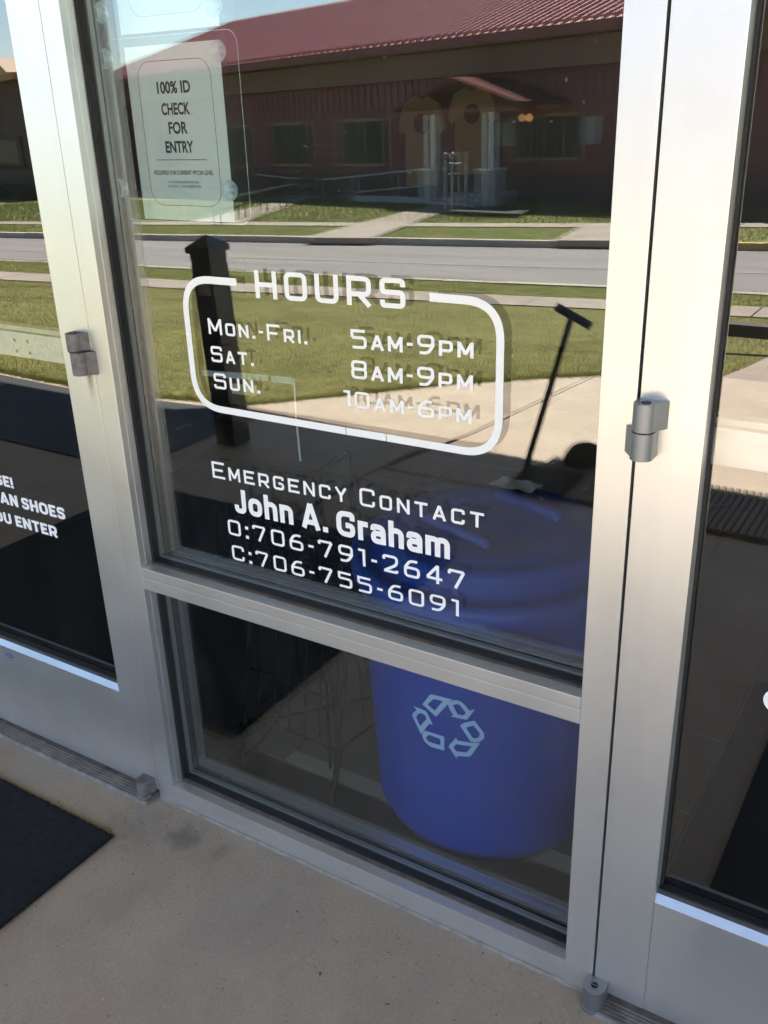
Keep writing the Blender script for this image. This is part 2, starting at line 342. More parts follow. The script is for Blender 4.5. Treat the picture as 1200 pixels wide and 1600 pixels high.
BW = {'J': .56, 'o': .64, 'h': .60, 'n': .60, 'r': .42, 'a': .60, 'm': .92, 'A': .82, 'G': .78, '.': .22, '!': .22, 'L': .56, 'E': .60, 'F': .56, 'S': .66, 'I': .2, 'N': .72, 'H': .70, 'O': .76, 'U': .70, 'T': .66, 'R': .70, 'Y': .78, 'P': .64, 'B': .68, 'C': .72}
def bold_line(name, text, x0, x1, z0, z1, cap, t, y, m_, parent, gap=.09, label=None):
    items = []; x = 0
    for ch in text:
        if ch == ' ': x += .26; continue
        items.append((ch, x, BW[ch])); x += BW[ch]+gap
    sx = (x1-x0)/(x-gap); mb = MB(); q = 0
    for ch, xx, wd in items:
        for pts, rr, cl in bold_glyph(ch, wd, t):
            pp = roundpoly(pts, rr, cl, 8) if (rr > 0 and len(pts) > 2) else pts
            vs, fs = strip(pp, t if ch != '.' else t*1.0, cl); q += 1
            mb.add([(x0+(xx+v[0])*sx, y-.00004*(q % 6), z0+(z1-z0)*((xx+v[0])*sx/(x1-x0))+v[1]*cap) for v in vs], fs)
    return link(name, mb.mesh(name), m_, parent, label=label)
WID = {'.': .17, ':': .17, '-': .30, 'I': .17, '1': .40, 'M': .92, ' ': .45}
def strokes_line(name, text, x0, x1, z0, z1, cap0, cap1, t, y, m_, parent, small=.8, gap=.2, dots=1.0, label=None):
    items = []; x = 0
    for ch in text:
        sm = ch.islower(); c = ch.upper(); k = small if sm else 1.0
        wd = WID.get(c, .82)*k
        if c in '.:': wd = .19
        if c == ' ': x += wd; continue
        items.append((c, x, wd, k)); x += wd+gap
    tot = x-gap; sx = (x1-x0)/tot; mb = MB(); q = 0
    for c, xx, wd, k in items:
        tt = t/k if k < 1 else t
        for pts, rr, cl in glyph(c, wd/k, t/k if k < 1 else t):
            th = t/k if k < 1 else t
            if c in '.:': th = .20
            if c == '-': th = .15
            pp = roundpoly(pts, rr, cl) if (rr > 0 and len(pts) > 2) else pts
            vs, fs = strip(pp, th, cl); q += 1
            o3 = []
            for v in vs:
                X = x0+(xx+v[0]*k)*sx; f = (X-x0)/(x1-x0); cap = cap0+(cap1-cap0)*f
                o3.append((X, y-0.00004*(q % 5), z0+(z1-z0)*f+v[1]*k*cap))
            mb.add(o3, fs)
    me = mb.mesh(name); return link(name, me, m_, parent, label=label)
def font_line(name, text, x0, x1, z, cap, y, m_, parent, bold=0.0, label=None, z1=None, right_only=None):
    cu = bpy.data.curves.new(name, 'FONT'); cu.body = text; cu.size = 1.0; cu.offset = bold; cu.resolution_u = 4
    tmp = bpy.data.objects.new('tmp', cu); COL.objects.link(tmp); bpy.context.view_layer.update()
    me = bpy.data.meshes.new_from_object(tmp.evaluated_get(bpy.context.evaluated_depsgraph_get()))
    bpy.data.objects.remove(tmp); bpy.data.curves.remove(cu)
    n = len(me.vertices); a = np.empty(n*3); me.vertices.foreach_get('co', a); a = a.reshape(-1, 3)
    lo = a[:, 0].min(); hi = a[:, 0].max(); ch = .728
    out = np.empty_like(a); f = (a[:, 0]-lo)/(hi-lo)
    out[:, 0] = x0+f*(x1-x0); out[:, 1] = y; out[:, 2] = z+f*((z1-z) if z1 is not None else 0)+a[:, 1]/ch*cap
    me.vertices.foreach_set('co', out.reshape(-1)); me.materials.clear(); me.update()
    return link(name, me, m_, parent, label=label)
def fill2d(outer, inners=()):
    cu = bpy.data.curves.new('c', 'CURVE'); cu.dimensions = '2D'; cu.fill_mode = 'BOTH'
    for pl in [outer]+list(inners):
        sp = cu.splines.new('POLY'); sp.points.add(len(pl)-1); sp.use_cyclic_u = True
        for i, p in enumerate(pl): sp.points[i].co = (p[0], p[1], 0, 1)
    tmp = bpy.data.objects.new('tmp', cu); COL.objects.link(tmp); bpy.context.view_layer.update()
    me = bpy.data.meshes.new_from_object(tmp.evaluated_get(bpy.context.evaluated_depsgraph_get()))
    bpy.data.objects.remove(tmp); bpy.data.curves.remove(cu); me.materials.clear(); return me
def polysheet(name, pts, m_, thick=0.1, parent=None, **k):   # slab from a list of 3D top corners
    return MB().prism([Vector(p) for p in pts], (0, 0, -thick)).build(name, m_, parent, **k)

# ================================================================== SETTING: ground
bx('ground', FARG, (-400, 300, -500, 300, -2.2, -1.9), kind='structure')
# entry concrete, z = 0, from the storefront out to the lawn edge
edge = [(-14, -2.50), (-5.3, -2.42), (-4.0, -2.37), (-3.3, -2.50), (-2.87, -2.945), (-2.46, -3.396), (-1.83, -3.883), (-1.2, -4.2), (8, -4.3)]
# expansion joints split the apron into cast bays
pav = bpy.data.objects.new('entry_pavement', None); COL.objects.link(pav); pav['kind'] = 'structure'
J1, J2 = (-2.15, 0.0), (-1.81, -3.90)
def slab(pts):
    return MB().prism([(x, y, 0) for x, y in pts], (0, 0, -.3)).build('pavement_bay', CON, pav, bevel=0.004)
g_ = .006
slab([(-14, 0.3), (-2.15-g_, 0.3), (-2.15-g_, -1.6)] + [(-2.15-g_+.03, -2.2)] + [(-1.99-g_, -2.6), (-1.83-g_, -3.875)] + edge[5::-1])
slab([(-2.15+g_, 0.3), (8, 0.3), (8, -2.0), (-2.13+g_, -2.0)])
slab([(-2.12+g_, -2.012), (8, -2.012), (8, -4.3), (-1.2, -4.2), (-1.83+g_, -3.883), (-1.99+g_, -2.6)])
MB().prism([(-13.9, .29, -.012), (7.9, .29, -.012)]+[(x, y+.03, -.012) for x, y in edge[::-1]], (0, 0, -.2)).build('joint_filler', mat('joint_filler', (0.07, 0.055, 0.04), .9), pav)

MB().prism([(-13.9, -1.50, .006), (-3.12, -1.50, .006), (-3.10, -2.41, .006), (-4.0, -2.31, .006), (-5.3, -2.36, .006), (-13.9, -2.44, .006)], (0, 0, -.004)).build('asphalt_patch', mat('dark_sealer', (.028, .031, .034), .8, var=.25, vscale=6, bump=.4, bscale=120), kind='structure')
# street-side verges, walks and roadway at street level
wn = [S(-400, 418, .01), S(0, 425+12, .01), S(220, 449, .01), S(930, 485, .01)]
def line_ext(a, b, xs):   # points on the line a-b at given x
    out = []
    for x in xs:
        f = (x-a.x)/(b.x-a.x); y = a.y+(b.y-a.y)*f; out.append(Vector((x, y, sz(x))))
    return out
NWa, NWb = S(220, 449), S(930, 485); NFa, NFb = S(220, 436), S(930, 470)
RNa, RNb = S(220, 415), S(930, 447); RFa, RFb = S(220, 367), S(940, 378)
FWa, FWb = S(220, 352), S(930, 356); FXa, FXb = S(220, 347.5), S(930, 350)
XL, XR = -60, 25
def band(name, a0, a1, b0, b1, m_, top, thick, xl=XL, xr=XR, **k):
    A = line_ext(a0, a1, (xl, xr)); B = line_ext(b0, b1, (xl, xr))
    pts = [A[0], A[1], B[1], B[0]]; return polysheet(name, [p+Vector((0, 0, top)) for p in pts], m_, thick, **k)
# slabs of the near walk, each its own
def walk(name, a0, a1, b0, b1, top, xl, xr, step, mt):
    root = bpy.data.objects.new(name, None); COL.objects.link(root); root['kind'] = 'structure'
    x = xl
    while x < xr:
        x2 = min(x+step, xr); A = line_ext(a0, a1, (x, x2-.02)); B = line_ext(b0, b1, (x, x2-.02))
        polysheet('paving_slab', [p+Vector((0, 0, top)) for p in (A[0], A[1], B[1], B[0])], mt, .1, root); x = x2
    return root
walk('near_sidewalk', NWa, NWb, NFa, NFb, .02, -26, 10, 1.4, CON2)
walk('far_sidewalk', FWa, FWb, FXa, FXb, .02, -50, 10, 1.9, CON2)
band('near_verge', NFa, NFb, RNa, RNb, VERGE, .0, .12, kind='structure')
band('road', RNa, RNb, RFa, RFb, ASPH, -.12, .1, kind='structure')
band('far_verge', RFa-NN*.16, RFb-NN*.16, FWa, FWb, FARG, .0, .2, kind='structure')
# kerbs
def kerb(name, a, b, xl, xr, dy, m_, n_, **k):
    root = bpy.data.objects.new(name, None); COL.objects.link(root); root['kind'] = 'structure'
    for i in range(n_):
        x0 = xl+(xr-xl)*i/n_; x1 = xl+(xr-xl)*(i+1)/n_-.012; A = line_ext(a, b, (x0, x1))
        o = Vector((0, dy, 0)); zz = Vector((0, 0, .012+random.uniform(-.008, .008)))
        polysheet('kerb_stone', [p+zz for p in (A[0], A[1], A[1]+o, A[0]+o)], m_[i] if isinstance(m_, list) else m_, .16, root)
    return root
xk = S(884, 372).x
kerb('near_kerb', RNa, RNb, -40, 12, .16, CURBM, 26)
kerb('far_kerb', RFa, RFb, -50, xk, -.16, CURBM, 24)
kerb('yellow_kerb', RFa, RFb, xk+.02, 8, -.16, YEL, 8)
# worn centre line of the roadway
cl_a = (RNa+RFa)/2; cl_b = (RNb+RFb)/2
LINE = mat('worn_road_paint', (0.30, 0.27, 0.20), .9, col2=(0.23, .215, .19), vscale=30)
A = line_ext(cl_a, cl_b, (-45, 12)); up_ = Vector((0, 0, -.114)); o_ = Vector((0, .11, 0))
polysheet('road_marking', [A[0]+up_, A[1]+up_, A[1]+up_+o_, A[0]+up_+o_], LINE, .004, kind='structure')

# sloping lawn between apron and near walk
def y0(x):
    if x <= edge[0][0]: return edge[0][1]
    for (a, b), (c, d) in zip(edge, edge[1:]):
        if a <= x <= c: return b+(d-b)*(x-a)/(c-a)
    return edge[-1][1]
def y1(x): return NWa.y+(NWb.y-NWa.y)*(x-NWa.x)/(NWb.x-NWa.x)
def zlawn(x, y):
    a = y0(x); b = y1(x); f = min(1, max(0, (y-a)/(b-a)))
    return (sz(x)+.005)*f - .02*(1-f) + .015*math.sin(x*1.7+y*1.3)*math.sin(f*3.14)
def sheet(name, xs, m_, nr=26, dz=0, **k):
    v = []; f = []
    for x in xs:
        for j in range(nr+1):
            t = j/nr; y = y0(x)+(y1(x)-y0(x))*t; v.append((x, y, zlawn(x, y)+dz))
    n = nr+1
    for i in range(len(xs)-1):
        for j in range(nr): f.append((i*n+j, (i+1)*n+j, (i+1)*n+j+1, i*n+j+1))
    mb = MB(); mb.add(v, f, True); return mb.build(name, m_, **k)
xs = list(np.arange(-30, -14, 1.0))+list(np.arange(-14, -1.19, .2)); xs.append(-1.2)
sheet('lawn', xs, GRASS, kind='structure')
sheet('entry_walk', [-1.2+i*.4 for i in range(24)], AGG, dz=.01, kind='structure')
# grass blades
def blades(name, n, pick, h0, h1, w0, m_):
    rng = np.random.default_rng(5); V = []; Fc = []
    for i in range(n):
        p = pick(rng)
        if p is None: continue
        x, y, z = p; a = rng.uniform(0, math.pi); h = rng.uniform(h0, h1); w = w0*rng.uniform(.6, 1.4); k = len(V)
        lx, ly = rng.normal(0, .5*h, 2)
        V += [(x-math.cos(a)*w, y-math.sin(a)*w, z-.004), (x+math.cos(a)*w, y+math.sin(a)*w, z-.004), (x+lx, y+ly, z+h)]; Fc.append((k, k+1, k+2))
    me = bpy.data.meshes.new(name); me.from_pydata(V, [], Fc); me.update(); return link(name, me, m_, kind='stuff')
def pick_lawn(r):
    x = r.uniform(-15, -1.2); f = r.uniform(0, 1)**1.5; a = y0(x); b = y1(x); y = a+(b-a)*f; return x, y, zlawn(x, y)
blades('grass', 150000, pick_lawn, .008, .026, .0025, BLADE)
def pick_edge(r):
    x = r.uniform(-8, -1.2); y = y0(x)+r.normal(0, .012); return x, y, -.01
blades('grass_fringe', 16000, pick_edge, .015, .045, .0025, BLADE)
def pick_verge(r):
    x = r.uniform(-20, -1); a = NFa.y+(NFb.y-NFa.y)*(x-NFa.x)/(NFb.x-NFa.x); b = RNa.y+(RNb.y-RNa.y)*(x-RNa.x)/(RNb.x-RNa.x)
    y = a+(b-.05-a)*r.uniform(-.02, 1.0); return x, y, sz(x)
blades('verge_grass', 45000, pick_verge, .012, .035, .005, VBL)
# beyond the road: lawn, path, driveway apron
G0 = [S(-500, 349), S(1500, 351)]
A = line_ext(FXa, FXb, (-60, 20))
far = [A[0], A[1], FW(22, 0, -3), FW(-70, -.0, -3)]
for p in far: p.z = sz(p.x)
polysheet('far_lawn', far, FARG, .2, kind='structure')
def pick_far(r):
    x = r.uniform(-32, -3); a = FXa.y+(FXb.y-FXa.y)*(x-FXa.x)/(FXb.x-FXa.x); y = a-.05-r.uniform(0, 1)*7.0; return x, y, sz(x)
blades('far_grass_blades', 40000, pick_far, .03, .09, .012, leafy(mat('far_blades', (0.09, 0.12, 0.02), .8, col2=(.17, .17, .045), vscale=1)))
def pick_fv(r):
    x = r.uniform(-32, -3.5); a = RFa.y+(RFb.y-RFa.y)*(x-RFa.x)/(RFb.x-RFa.x)-.2; b = FWa.y+(FWb.y-FWa.y)*(x-FWa.x)/(FWb.x-FWa.x); y = a+(b-a)*r.uniform(0, 1); return x, y, sz(x)
blades('far_verge_grass', 26000, pick_fv, .015, .04, .010, VBL)
def spoly(name, px, m_, top=.03, **k):
    pts = []
    for u, v in px:
        p = S(u, v, top); pts.append(p)
    return polysheet(name, pts, m_, .12, kind='structure', **k)
spoly('far_path', [(478, 371), (586, 371.5), (744, 312), (704, 313)], CON2, .035)
spoly('driveway_apron', [(870, 375), (1010, 377), (1010, 350), (912, 353)], CON2, .035)
spoly('side_path', [(300, 347), (380, 348), (495, 307), (470, 307)], CON2, .03)

# ================================================================== building across the road
MAROON = mat('maroon_siding', (0.15, 0.045, 0.05), .6, col2=(0.19, .06, .062), vscale=1.5)
ROOFM = mat('red_metal_roof', (0.33, 0.115, 0.105), .5, .0, col2=(0.40, 0.16, 0.145), vscale=.7, spec=.6)
TANM = mat('tan_frieze', (0.17, 0.095, 0.07), .8, var=.12)
BRICKF = mat('far_brown_brick', (0.20, 0.075, 0.068), .85, col2=(0.15, 0.06, 0.055), vscale=6)
DKBASE = mat('dark_skirt', (0.10, 0.06, 0.05), .9, var=.3, vscale=1.5)
WINM = mat('dark_window_glass', (0.012, 0.015, 0.02), .3, spec=.25)
FRM = mat('bronze_frame', (0.24, .15, .09), .7)
WHITEP = mat('white_column_paint', (0.62, .62, .60), .6, var=.05)
GREYP = mat('grey_pier_paint', (0.36, .36, .35), .7, var=.1)
bld = thing('metal_roof_building', 'long maroon building with red ribbed metal roof mirrored in the glass, across the road', 'building')
EH = 4.38; ED = .8; RD = -6.8; RH = EH+.33*(ED-RD); SL, SR = -25.3, 16
def fb(name, m_, s0, s1, h0, h1, d0, d1, parent=bld, **k):
    pts = [FW(s0, h0, d0), FW(s1, h0, d0), FW(s1, h0, d1), FW(s0, h0, d1)]
    return MB().prism(pts, (0, 0, h1-h0)).build(name, m_, parent, **k)
wall = fb('wall', MAROON, SL, SR, -1.4, 4.2, -12, 0)
fb('brick_veneer', BRICKF, SL-.02, SR, .75, 2.62, 0, .06, wall)
fb('wall_skirt', DKBASE, SL-.02, SR, -1.3, .75, 0, .09, wall)
fb('frieze', TANM, SL, SR, 3.42, 4.1, 0.0, .35, wall)
fb('fascia', MAROON, SL-.3, SR, 4.16, 4.37, ED-.06, ED, wall)
fb('soffit', TANM, SL-.3, SR, 4.12, 4.16, 0, ED-.06, wall)
# siding ribs
mb = MB()
s = SL+.2
while s < 8:
    mb.prism([FW(s, 2.62, 0), FW(s+.05, 2.62, 0), FW(s+.05, 2.62, .03), FW(s, 2.62, .03)], (0, 0, .8)); s += .3
mb.build('siding_rib', MAROON, wall, kind='stuff')
roof = MB().prism([FW(SL-.3, EH, ED), FW(SL-.3, RH, RD), FW(SL-.3, EH, RD*2-ED)], UU*(SR-SL+.3)).build('roof', ROOFM, bld)
# standing ribs of the roof, one by one
s = SL-.25; i = 0; ribme = None
rv = FW(0, RH, RD)-FW(0, EH, ED); rn = UU.cross(rv).normalized()
if rn.z < 0: rn = -rn
rb = MB().prism([Vector((0, 0, 0))-UU*.05-rn*.01, UU*.05-rn*.01, UU*.026+rn*.10, -UU*.026+rn*.10], rv)
ribme = rb.mesh('roof_rib'); ribme.materials.append(ROOFM)
while s < 9:
    o = bpy.data.objects.new('roof_rib', ribme); COL.objects.link(o); o.parent = roof; o.location = FW(s, EH, ED); s += .30; i += 1
MB().prism([FW(SL-.3, RH-.05, RD+.3), FW(SL-.3, RH+.12, RD), FW(SL-.3, RH-.05, RD-.3)], UU*(SR-SL)).build('ridge_cap', mat('pale_ridge_metal', (.5, .45, .42), .4), roof)
# vent pipe pair
mb = MB(); mb.tube([FW(-6.7, 6.3, -5.2), FW(-6.7, 7.4, -5.2)], .05); mb.build('vent_pipe', WHITEP, roof)
def window(u0, v0, u1, v1, pale=None):
    a = WL(u0, v0); b = WL(u1, v1); s0, s1 = min(a[0], b[0]), max(a[0], b[0]); h1, h0 = max(a[1], b[1]), min(a[1], b[1])
    w_ = fb('window', FRM, s0-.12, s1+.12, h0-.1, h1+.1, .0, .10)
    fb('pane', WINM, s0, (s0+s1)/2-.04, h0, h1, .10, .115, w_); fb('pane', WINM, (s0+s1)/2+.04, s1, h0, h1, .10, .115, w_)
for q in ((345, 202, 400, 258), (432, 197, 495, 255), (540, 191, 612, 254), (815, 187, 850, 245), (858, 181, 910, 244), (250, 206, 300, 262)): window(*q)
PALE = mat('pale_panel', (0.25, .25, .23), .7, var=.1)  # plain pale grey panels beside the right-hand windows
for (u0, v0, u1, v1) in ((782, 190, 812, 227), (912, 180, 942, 223)):
    a = WL(u0, v0); b = WL(u1, v1); fb('facade_panel', PALE, a[0], b[0], b[1], a[1], .06, .10)
# porch
a = WL(735, 128, 2.0); pl = WL(628, 166, 2.0); pr = WL(822, 150, 2.0)
ps0, ps1, pa = pl[0], pr[0], (pl[0]+pr[0])/2
porch_roof = MB().prism([FW(ps0, 2.62, 2.2), FW(pa, 3.3, 2.2), FW(ps1, 2.62, 2.2), FW(ps1, 2.52, 2.2), FW(pa, 3.18, 2.2), FW(ps0, 2.52, 2.2)], -NN*2.2).build('porch_roof', mat('porch_red_metal', (.10, .035, .03), .95, spec=.1), bld)
fb('porch_beam', MAROON, ps0+.3, ps1-.3, 2.40, 2.52, 1.2, 1.6)
for u in (681, 772):
    c = WL(u, 190, 1.5)[0]; mk = c
    cc = fb('porch_column', WHITEP, c-.095, c+.095, .95, 2.4, 1.4, 1.64)
    fb('column_pier', GREYP, c-.24, c+.24, -.1, .93, 1.3, 1.76); fb('pier_cap', WHITEP, c-.28, c+.28, .93, .99, 1.26, 1.8)
cL = WL(681, 190, 1.5)[0]; cR = WL(772, 190, 1.5)[0]
fb('door', WINM, cL+.5, cL+1.25, .3, 2.2, 0.09, .14)
for k_ in range(3): fb('porch_step', GREYP, cL+.3, cR-.3, -.1, .3-.1*k_, 0.1, 1.3+.3*k_)
# ramp with rails on the left of the porch
rw = fb('ramp_wall', GREYP, WL(556, 306, 1.6)[0], cL-.3, -.2, .18, 1.45, 1.6)
RAIL = mat('galvanized_rail', (0.32, .32, .31), .5, .3)
def railtube(name, pts, r=.025): return MB().tube(pts, r, 8).build(name, RAIL, bld)
A1 = WL(505, 281, 1.6); A2 = WL(690, 262, 1.6)
railtube('ramp_rail', [FW(A1[0], A1[1], 1.6), FW(A2[0], A2[1], 1.6)], .03)
A3 = WL(560, 300, 1.6); A4 = WL(665, 290, 1.6)
railtube('ramp_rail', [FW(A3[0], A3[1], 1.6), FW(A4[0], A4[1], 1.6)])
A5 = WL(402, 273, 1.6); A6 = WL(472, 280, 1.6)
railtube('ramp_rail', [FW(A5[0], A5[1], 1.6), FW(A6[0], A6[1], 1.6)])
for k_ in range(4):
    f = k_/3; s_ = A1[0]+(A2[0]-A1[0])*f; h_ = A1[1]+(A2[1]-A1[1])*f; railtube('rail_post', [FW(s_, -.1, 1.6), FW(s_, h_, 1.6)], .02)
for k_ in range(3):
    for off in (.35, .15): railtube('stair_rail', [FW(cR-.35, .2+off+.25*k_, 1.3), FW(cR-.35, -.2+off+.25*k_, 2.1)], .018)
# amber porch lamp
LAMP = bpy.data.materials.new('amber_lamp'); LAMP.use_nodes = True
LAMP.node_tree.nodes['Principled BSDF'].inputs['Emission Color'].default_value = (1, .45, .15, 1); LAMP.node_tree.nodes['Principled BSDF'].inputs['Emission Strength'].default_value = .35
a = WL(826, 183, .3); MB().lathe([(.0, .12), (.09, .07), (.11, 0), (.07, -.08), (0, -.1)], FW(a[0], a[1], .3), 14).build('porch_lamp', LAMP, bld)
# path end posts with ball tops
hp = thing('handrail_gate', 'pair of pale pipe posts with ball tops before the porch, mirrored', 'handrail')
for (u, vt, vb) in ((706, 244, 334), (727, 243, 330)):
    b = S(u, vb); h_ = 1.35 + (b-S(u, 330)).length*0
    MB().tube([b, b+Vector((0, 0, h_))], .055, 10).build('post', RAIL, hp)
    MB().lathe([(0, .09), (.07, .06), (.09, 0), (.07, -.06), (0, -.09)], tuple(b+Vector((0, 0, h_+.06))), 12).build('ball_top', RAIL, hp)
b1 = S(706, 334); b2 = S(727, 330)
for hh in (.45, .95, 1.2): MB().tube([b1+Vector((0, 0, hh)), b2+Vector((0, 0, hh))], .03, 8).build('rail', RAIL, hp)
# black handrail beside the left path
BLK = mat('black_paint', (0.02, .02, .02), .4)
hr = thing('path_handrail', 'low black two rail fence along the far path, mirrored right of the paper sign', 'railing')
pa_, pb_ = S(345, 352), S(500, 310)
for hh in (.35, .6): MB().tube([pa_+Vector((0, 0, hh)), pb_+Vector((0, 0, hh))], .025, 8).build('rail', BLK, hr)
for k_ in range(6): q = pa_.lerp(pb_, k_/5); MB().tube([q, q+Vector((0, 0, .62))], .03, 8).build('post', BLK, hr)
# cone and bin by the porch
q = S(794, 306); cone = thing('traffic_cone', 'small red cone standing on the blue bin lid right of the porch column', 'cone')
zc = Vector((0, 0, .62)); MB().lathe([(.20, 0), (.20, .03), (.13, .035), (.035, .48), (0, .49)], tuple(q+zc), 20).build('cone_body', mat('red_plastic', (.55, .06, .03), .5), cone)
q2 = S(800, 307); tb = thing('blue_tote', 'blue plastic tote on the grass edge right of the porch column, mirrored', 'tote')
MB().prism([q2+Vector((-.45, -.3, -.02)), q2+Vector((.45, -.3, -.02)), q2+Vector((.45, .3, -.02)), q2+Vector((-.45, .3, -.02))], (0, 0, .58)).build('tote_body', mat('teal_plastic', (.05, .12, .16), .5), tb, bevel=.03)
MB().prism([q2+Vector((-.48, -.33, .565)), q2+Vector((.48, -.33, .565)), q2+Vector((.48, .33, .565)), q2+Vector((-.48, .33, .565))], (0, 0, .05)).build('tote_lid', mat('teal_lid', (.06, .14, .18), .5), tb, bevel=.02)
# shadow on the far lawn, laid down as a flat black plate
q = S(772, 336); cv = thing('lawn_shadow', 'flat black plate standing in for a shadow on the far lawn, mirrored right of the path', 'painted shadow')
MB().prism([q+Vector((-1.0, .35, .06)), q+Vector((1.0, .6, .06)), q+Vector((.8, -.5, .06)), q+Vector((-1.0, -.6, .06))], (0, 0, .06)).build('shadow_plate', BLK, cv, bevel=.01)
# second building seen in the left door
b2_ = thing('dark_flat_building', 'dark brown building with low roof mirrored at the left edge of the photo', 'building')
a0 = WL(-330, 125, 4); a1 = WL(60, 125, 4)
P_ = lambda s, h, d: FW(s, h, d)
hb = WL(20, 122, 6.5)[1]
def fb2(name, m_, s0, s1, h0, h1, d0, d1): return fb(name, m_, s0, s1, h0, h1, d0, d1, b2_)
s1_ = WL(70, 200, 4.0)[0]
fb2('wall', DKBASE, s1_-34, s1_, -1.3, WL(20, 121, 4)[1], -8, 4)
fb2('wall_base', mat('rust_brown_base', (.10, .065, .05), .9, var=.15), s1_-34, s1_+.05, WL(20, 310, 4)[1]-.3, WL(20, 265, 4)[1], 4, 4.1)
fb2('roof_edge', mat('orange_flashing', (.42, .2, .09), .6), s1_-34, s1_-1.2, WL(10, 123, 4)[1]-.1, WL(10, 117, 4)[1], 4, 4.4)
hd = WL(10, 262, 4.1)[1]
w2_ = fb2('window', DKBASE, s1_-16, s1_-2.2, hd, WL(10, 215, 4.1)[1], 4.0, 4.12)
fb('pane', WINM, s1_-15.7, s1_-2.5, hd+.15, WL(10, 215, 4.1)[1]-.15, 4.12, 4.14, w2_)
hdg = thing('hedge', 'dark clipped hedge before the brown building, mirrored at left edge', 'hedge')
HG = mat('hedge_leaf', (.035, .045, .02), .9, col2=(.06, .07, .03), vscale=4)
def pick_h(r): 
    s_ = s1_-r.uniform(-1, 28); return tuple(FW(s_, r.uniform(-.3, .45), 5.2+r.uniform(-.5, .5)))
hme = blades('hedge_leaves', 16000, pick_h, .08, .18, .06, HG); hme.parent = hdg
# tan gable tower behind
tw = thing('tan_tower', 'sunlit tan gabled wall rising behind the brown building at top left', 'building')
t0 = WL(-90, 100, -30)[0]; t1 = WL(11, 117, -30)[0]; tp = WL(-10, 90, -30)
MB().prism([FW(t0, -1, -30), FW(t1, -1, -30), FW(t1, WL(11, 112, -30)[1], -30), FW(tp[0], tp[1], -30), FW(t0, tp[1]-3, -30)], -NN*6).build('gable_wall', mat('tan_render', (.55, .4, .27), .8), tw)

# ================================================================== our own building: canopy, walls, room
STUC = mat('tan_stucco', (0.36, 0.30, 0.23), .9, var=.1, vscale=3, bump=.4, bscale=60)
own = thing('storefront_wall', 'tan rendered wall around and above the glazed storefront', 'wall')
bx('wall_panel', STUC, (-9, -2.39, .0, .3, -.1, 3.4), own)
bx('wall_panel', STUC, (.61, 8, .0, .3, -.1, 3.4), own)
bx('wall_header', STUC, (-2.39, .61, .0, .3, 2.72, 3.4), own)
can = thing('entrance_canopy', 'deep flat canopy above the entrance shading the concrete', 'canopy')
SOF = mat('canopy_soffit', (0.30, .29, .27), .8, var=.05)
sx_, sy_ = sd.x/sd.z, sd.y/sd.z
def cedge(x, y, h=3.05): return (x+sx_*h, y+sy_*h)      # canopy edge whose shadow falls at x, y
ce = [cedge(x, y) for x, y in ((-13, -2.22), (-3.6, -2.24), (-3.3, -2.46), (-1.4, -2.40), (6, -2.38))]
MB().prism([(ce[0][0], .0, 3.05), (ce[-1][0], .0, 3.05)]+[(x, y, 3.05) for x, y in ce[::-1]], (0, 0, .35)).build('canopy_deck', SOF, can)

FLOORZ = 0.0
bx('interior_slab', mat('tile_grout', (0.055, .048, .04), .9), (-5, 3, .115, 4.8, -.3, -.004), kind='structure')
inter = thing('lobby_room', 'dim lobby walls and ceiling seen through the glass behind the bin', 'room')
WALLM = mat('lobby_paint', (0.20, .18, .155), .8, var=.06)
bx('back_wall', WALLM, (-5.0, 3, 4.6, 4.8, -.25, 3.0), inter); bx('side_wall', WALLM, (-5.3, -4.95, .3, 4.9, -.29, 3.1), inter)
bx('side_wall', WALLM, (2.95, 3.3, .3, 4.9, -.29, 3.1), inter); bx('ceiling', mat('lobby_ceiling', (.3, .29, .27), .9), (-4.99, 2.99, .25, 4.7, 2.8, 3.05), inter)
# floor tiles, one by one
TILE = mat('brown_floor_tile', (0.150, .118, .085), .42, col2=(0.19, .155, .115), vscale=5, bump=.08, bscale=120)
fl = bpy.data.objects.new('tiled_floor', None); COL.objects.link(fl); fl['kind'] = 'structure'
tm = MB().box(0, .298, 0, .298, -.012, 0); tme = tm.mesh('floor_tile')
bm = bmesh.new(); bm.from_mesh(tme); bmesh.ops.recalc_face_normals(bm, faces=bm.faces); bmesh.ops.bevel(bm, geom=[e for e in bm.edges if all(v.co.z > -.001 for v in e.verts)], offset=.0015, segments=1, affect='EDGES'); bm.to_mesh(tme); bm.free(); tme.materials.append(TILE)
rest = MB(); X0 = -.94-.3*8
for i in range(20):
    for j in range(15):
        x = X0+.3*i+.001; y = .25-.3+.3*j+.001
        if x > 1.6: continue
        if j == 0: rest.box(x, x+.298, .1155, .248, -.012, 0); continue
        if x < -3.2 or y > 3.3 or x > .8: rest.box(x, x+.298, y, y+.298, -.012, 0); continue
        o = bpy.data.objects.new('floor_tile', tme); COL.objects.link(o); o.parent = fl; o.location = (x, y, random.uniform(-.0006, .0006))
rest.build('edge_tile', TILE, fl, kind='stuff')

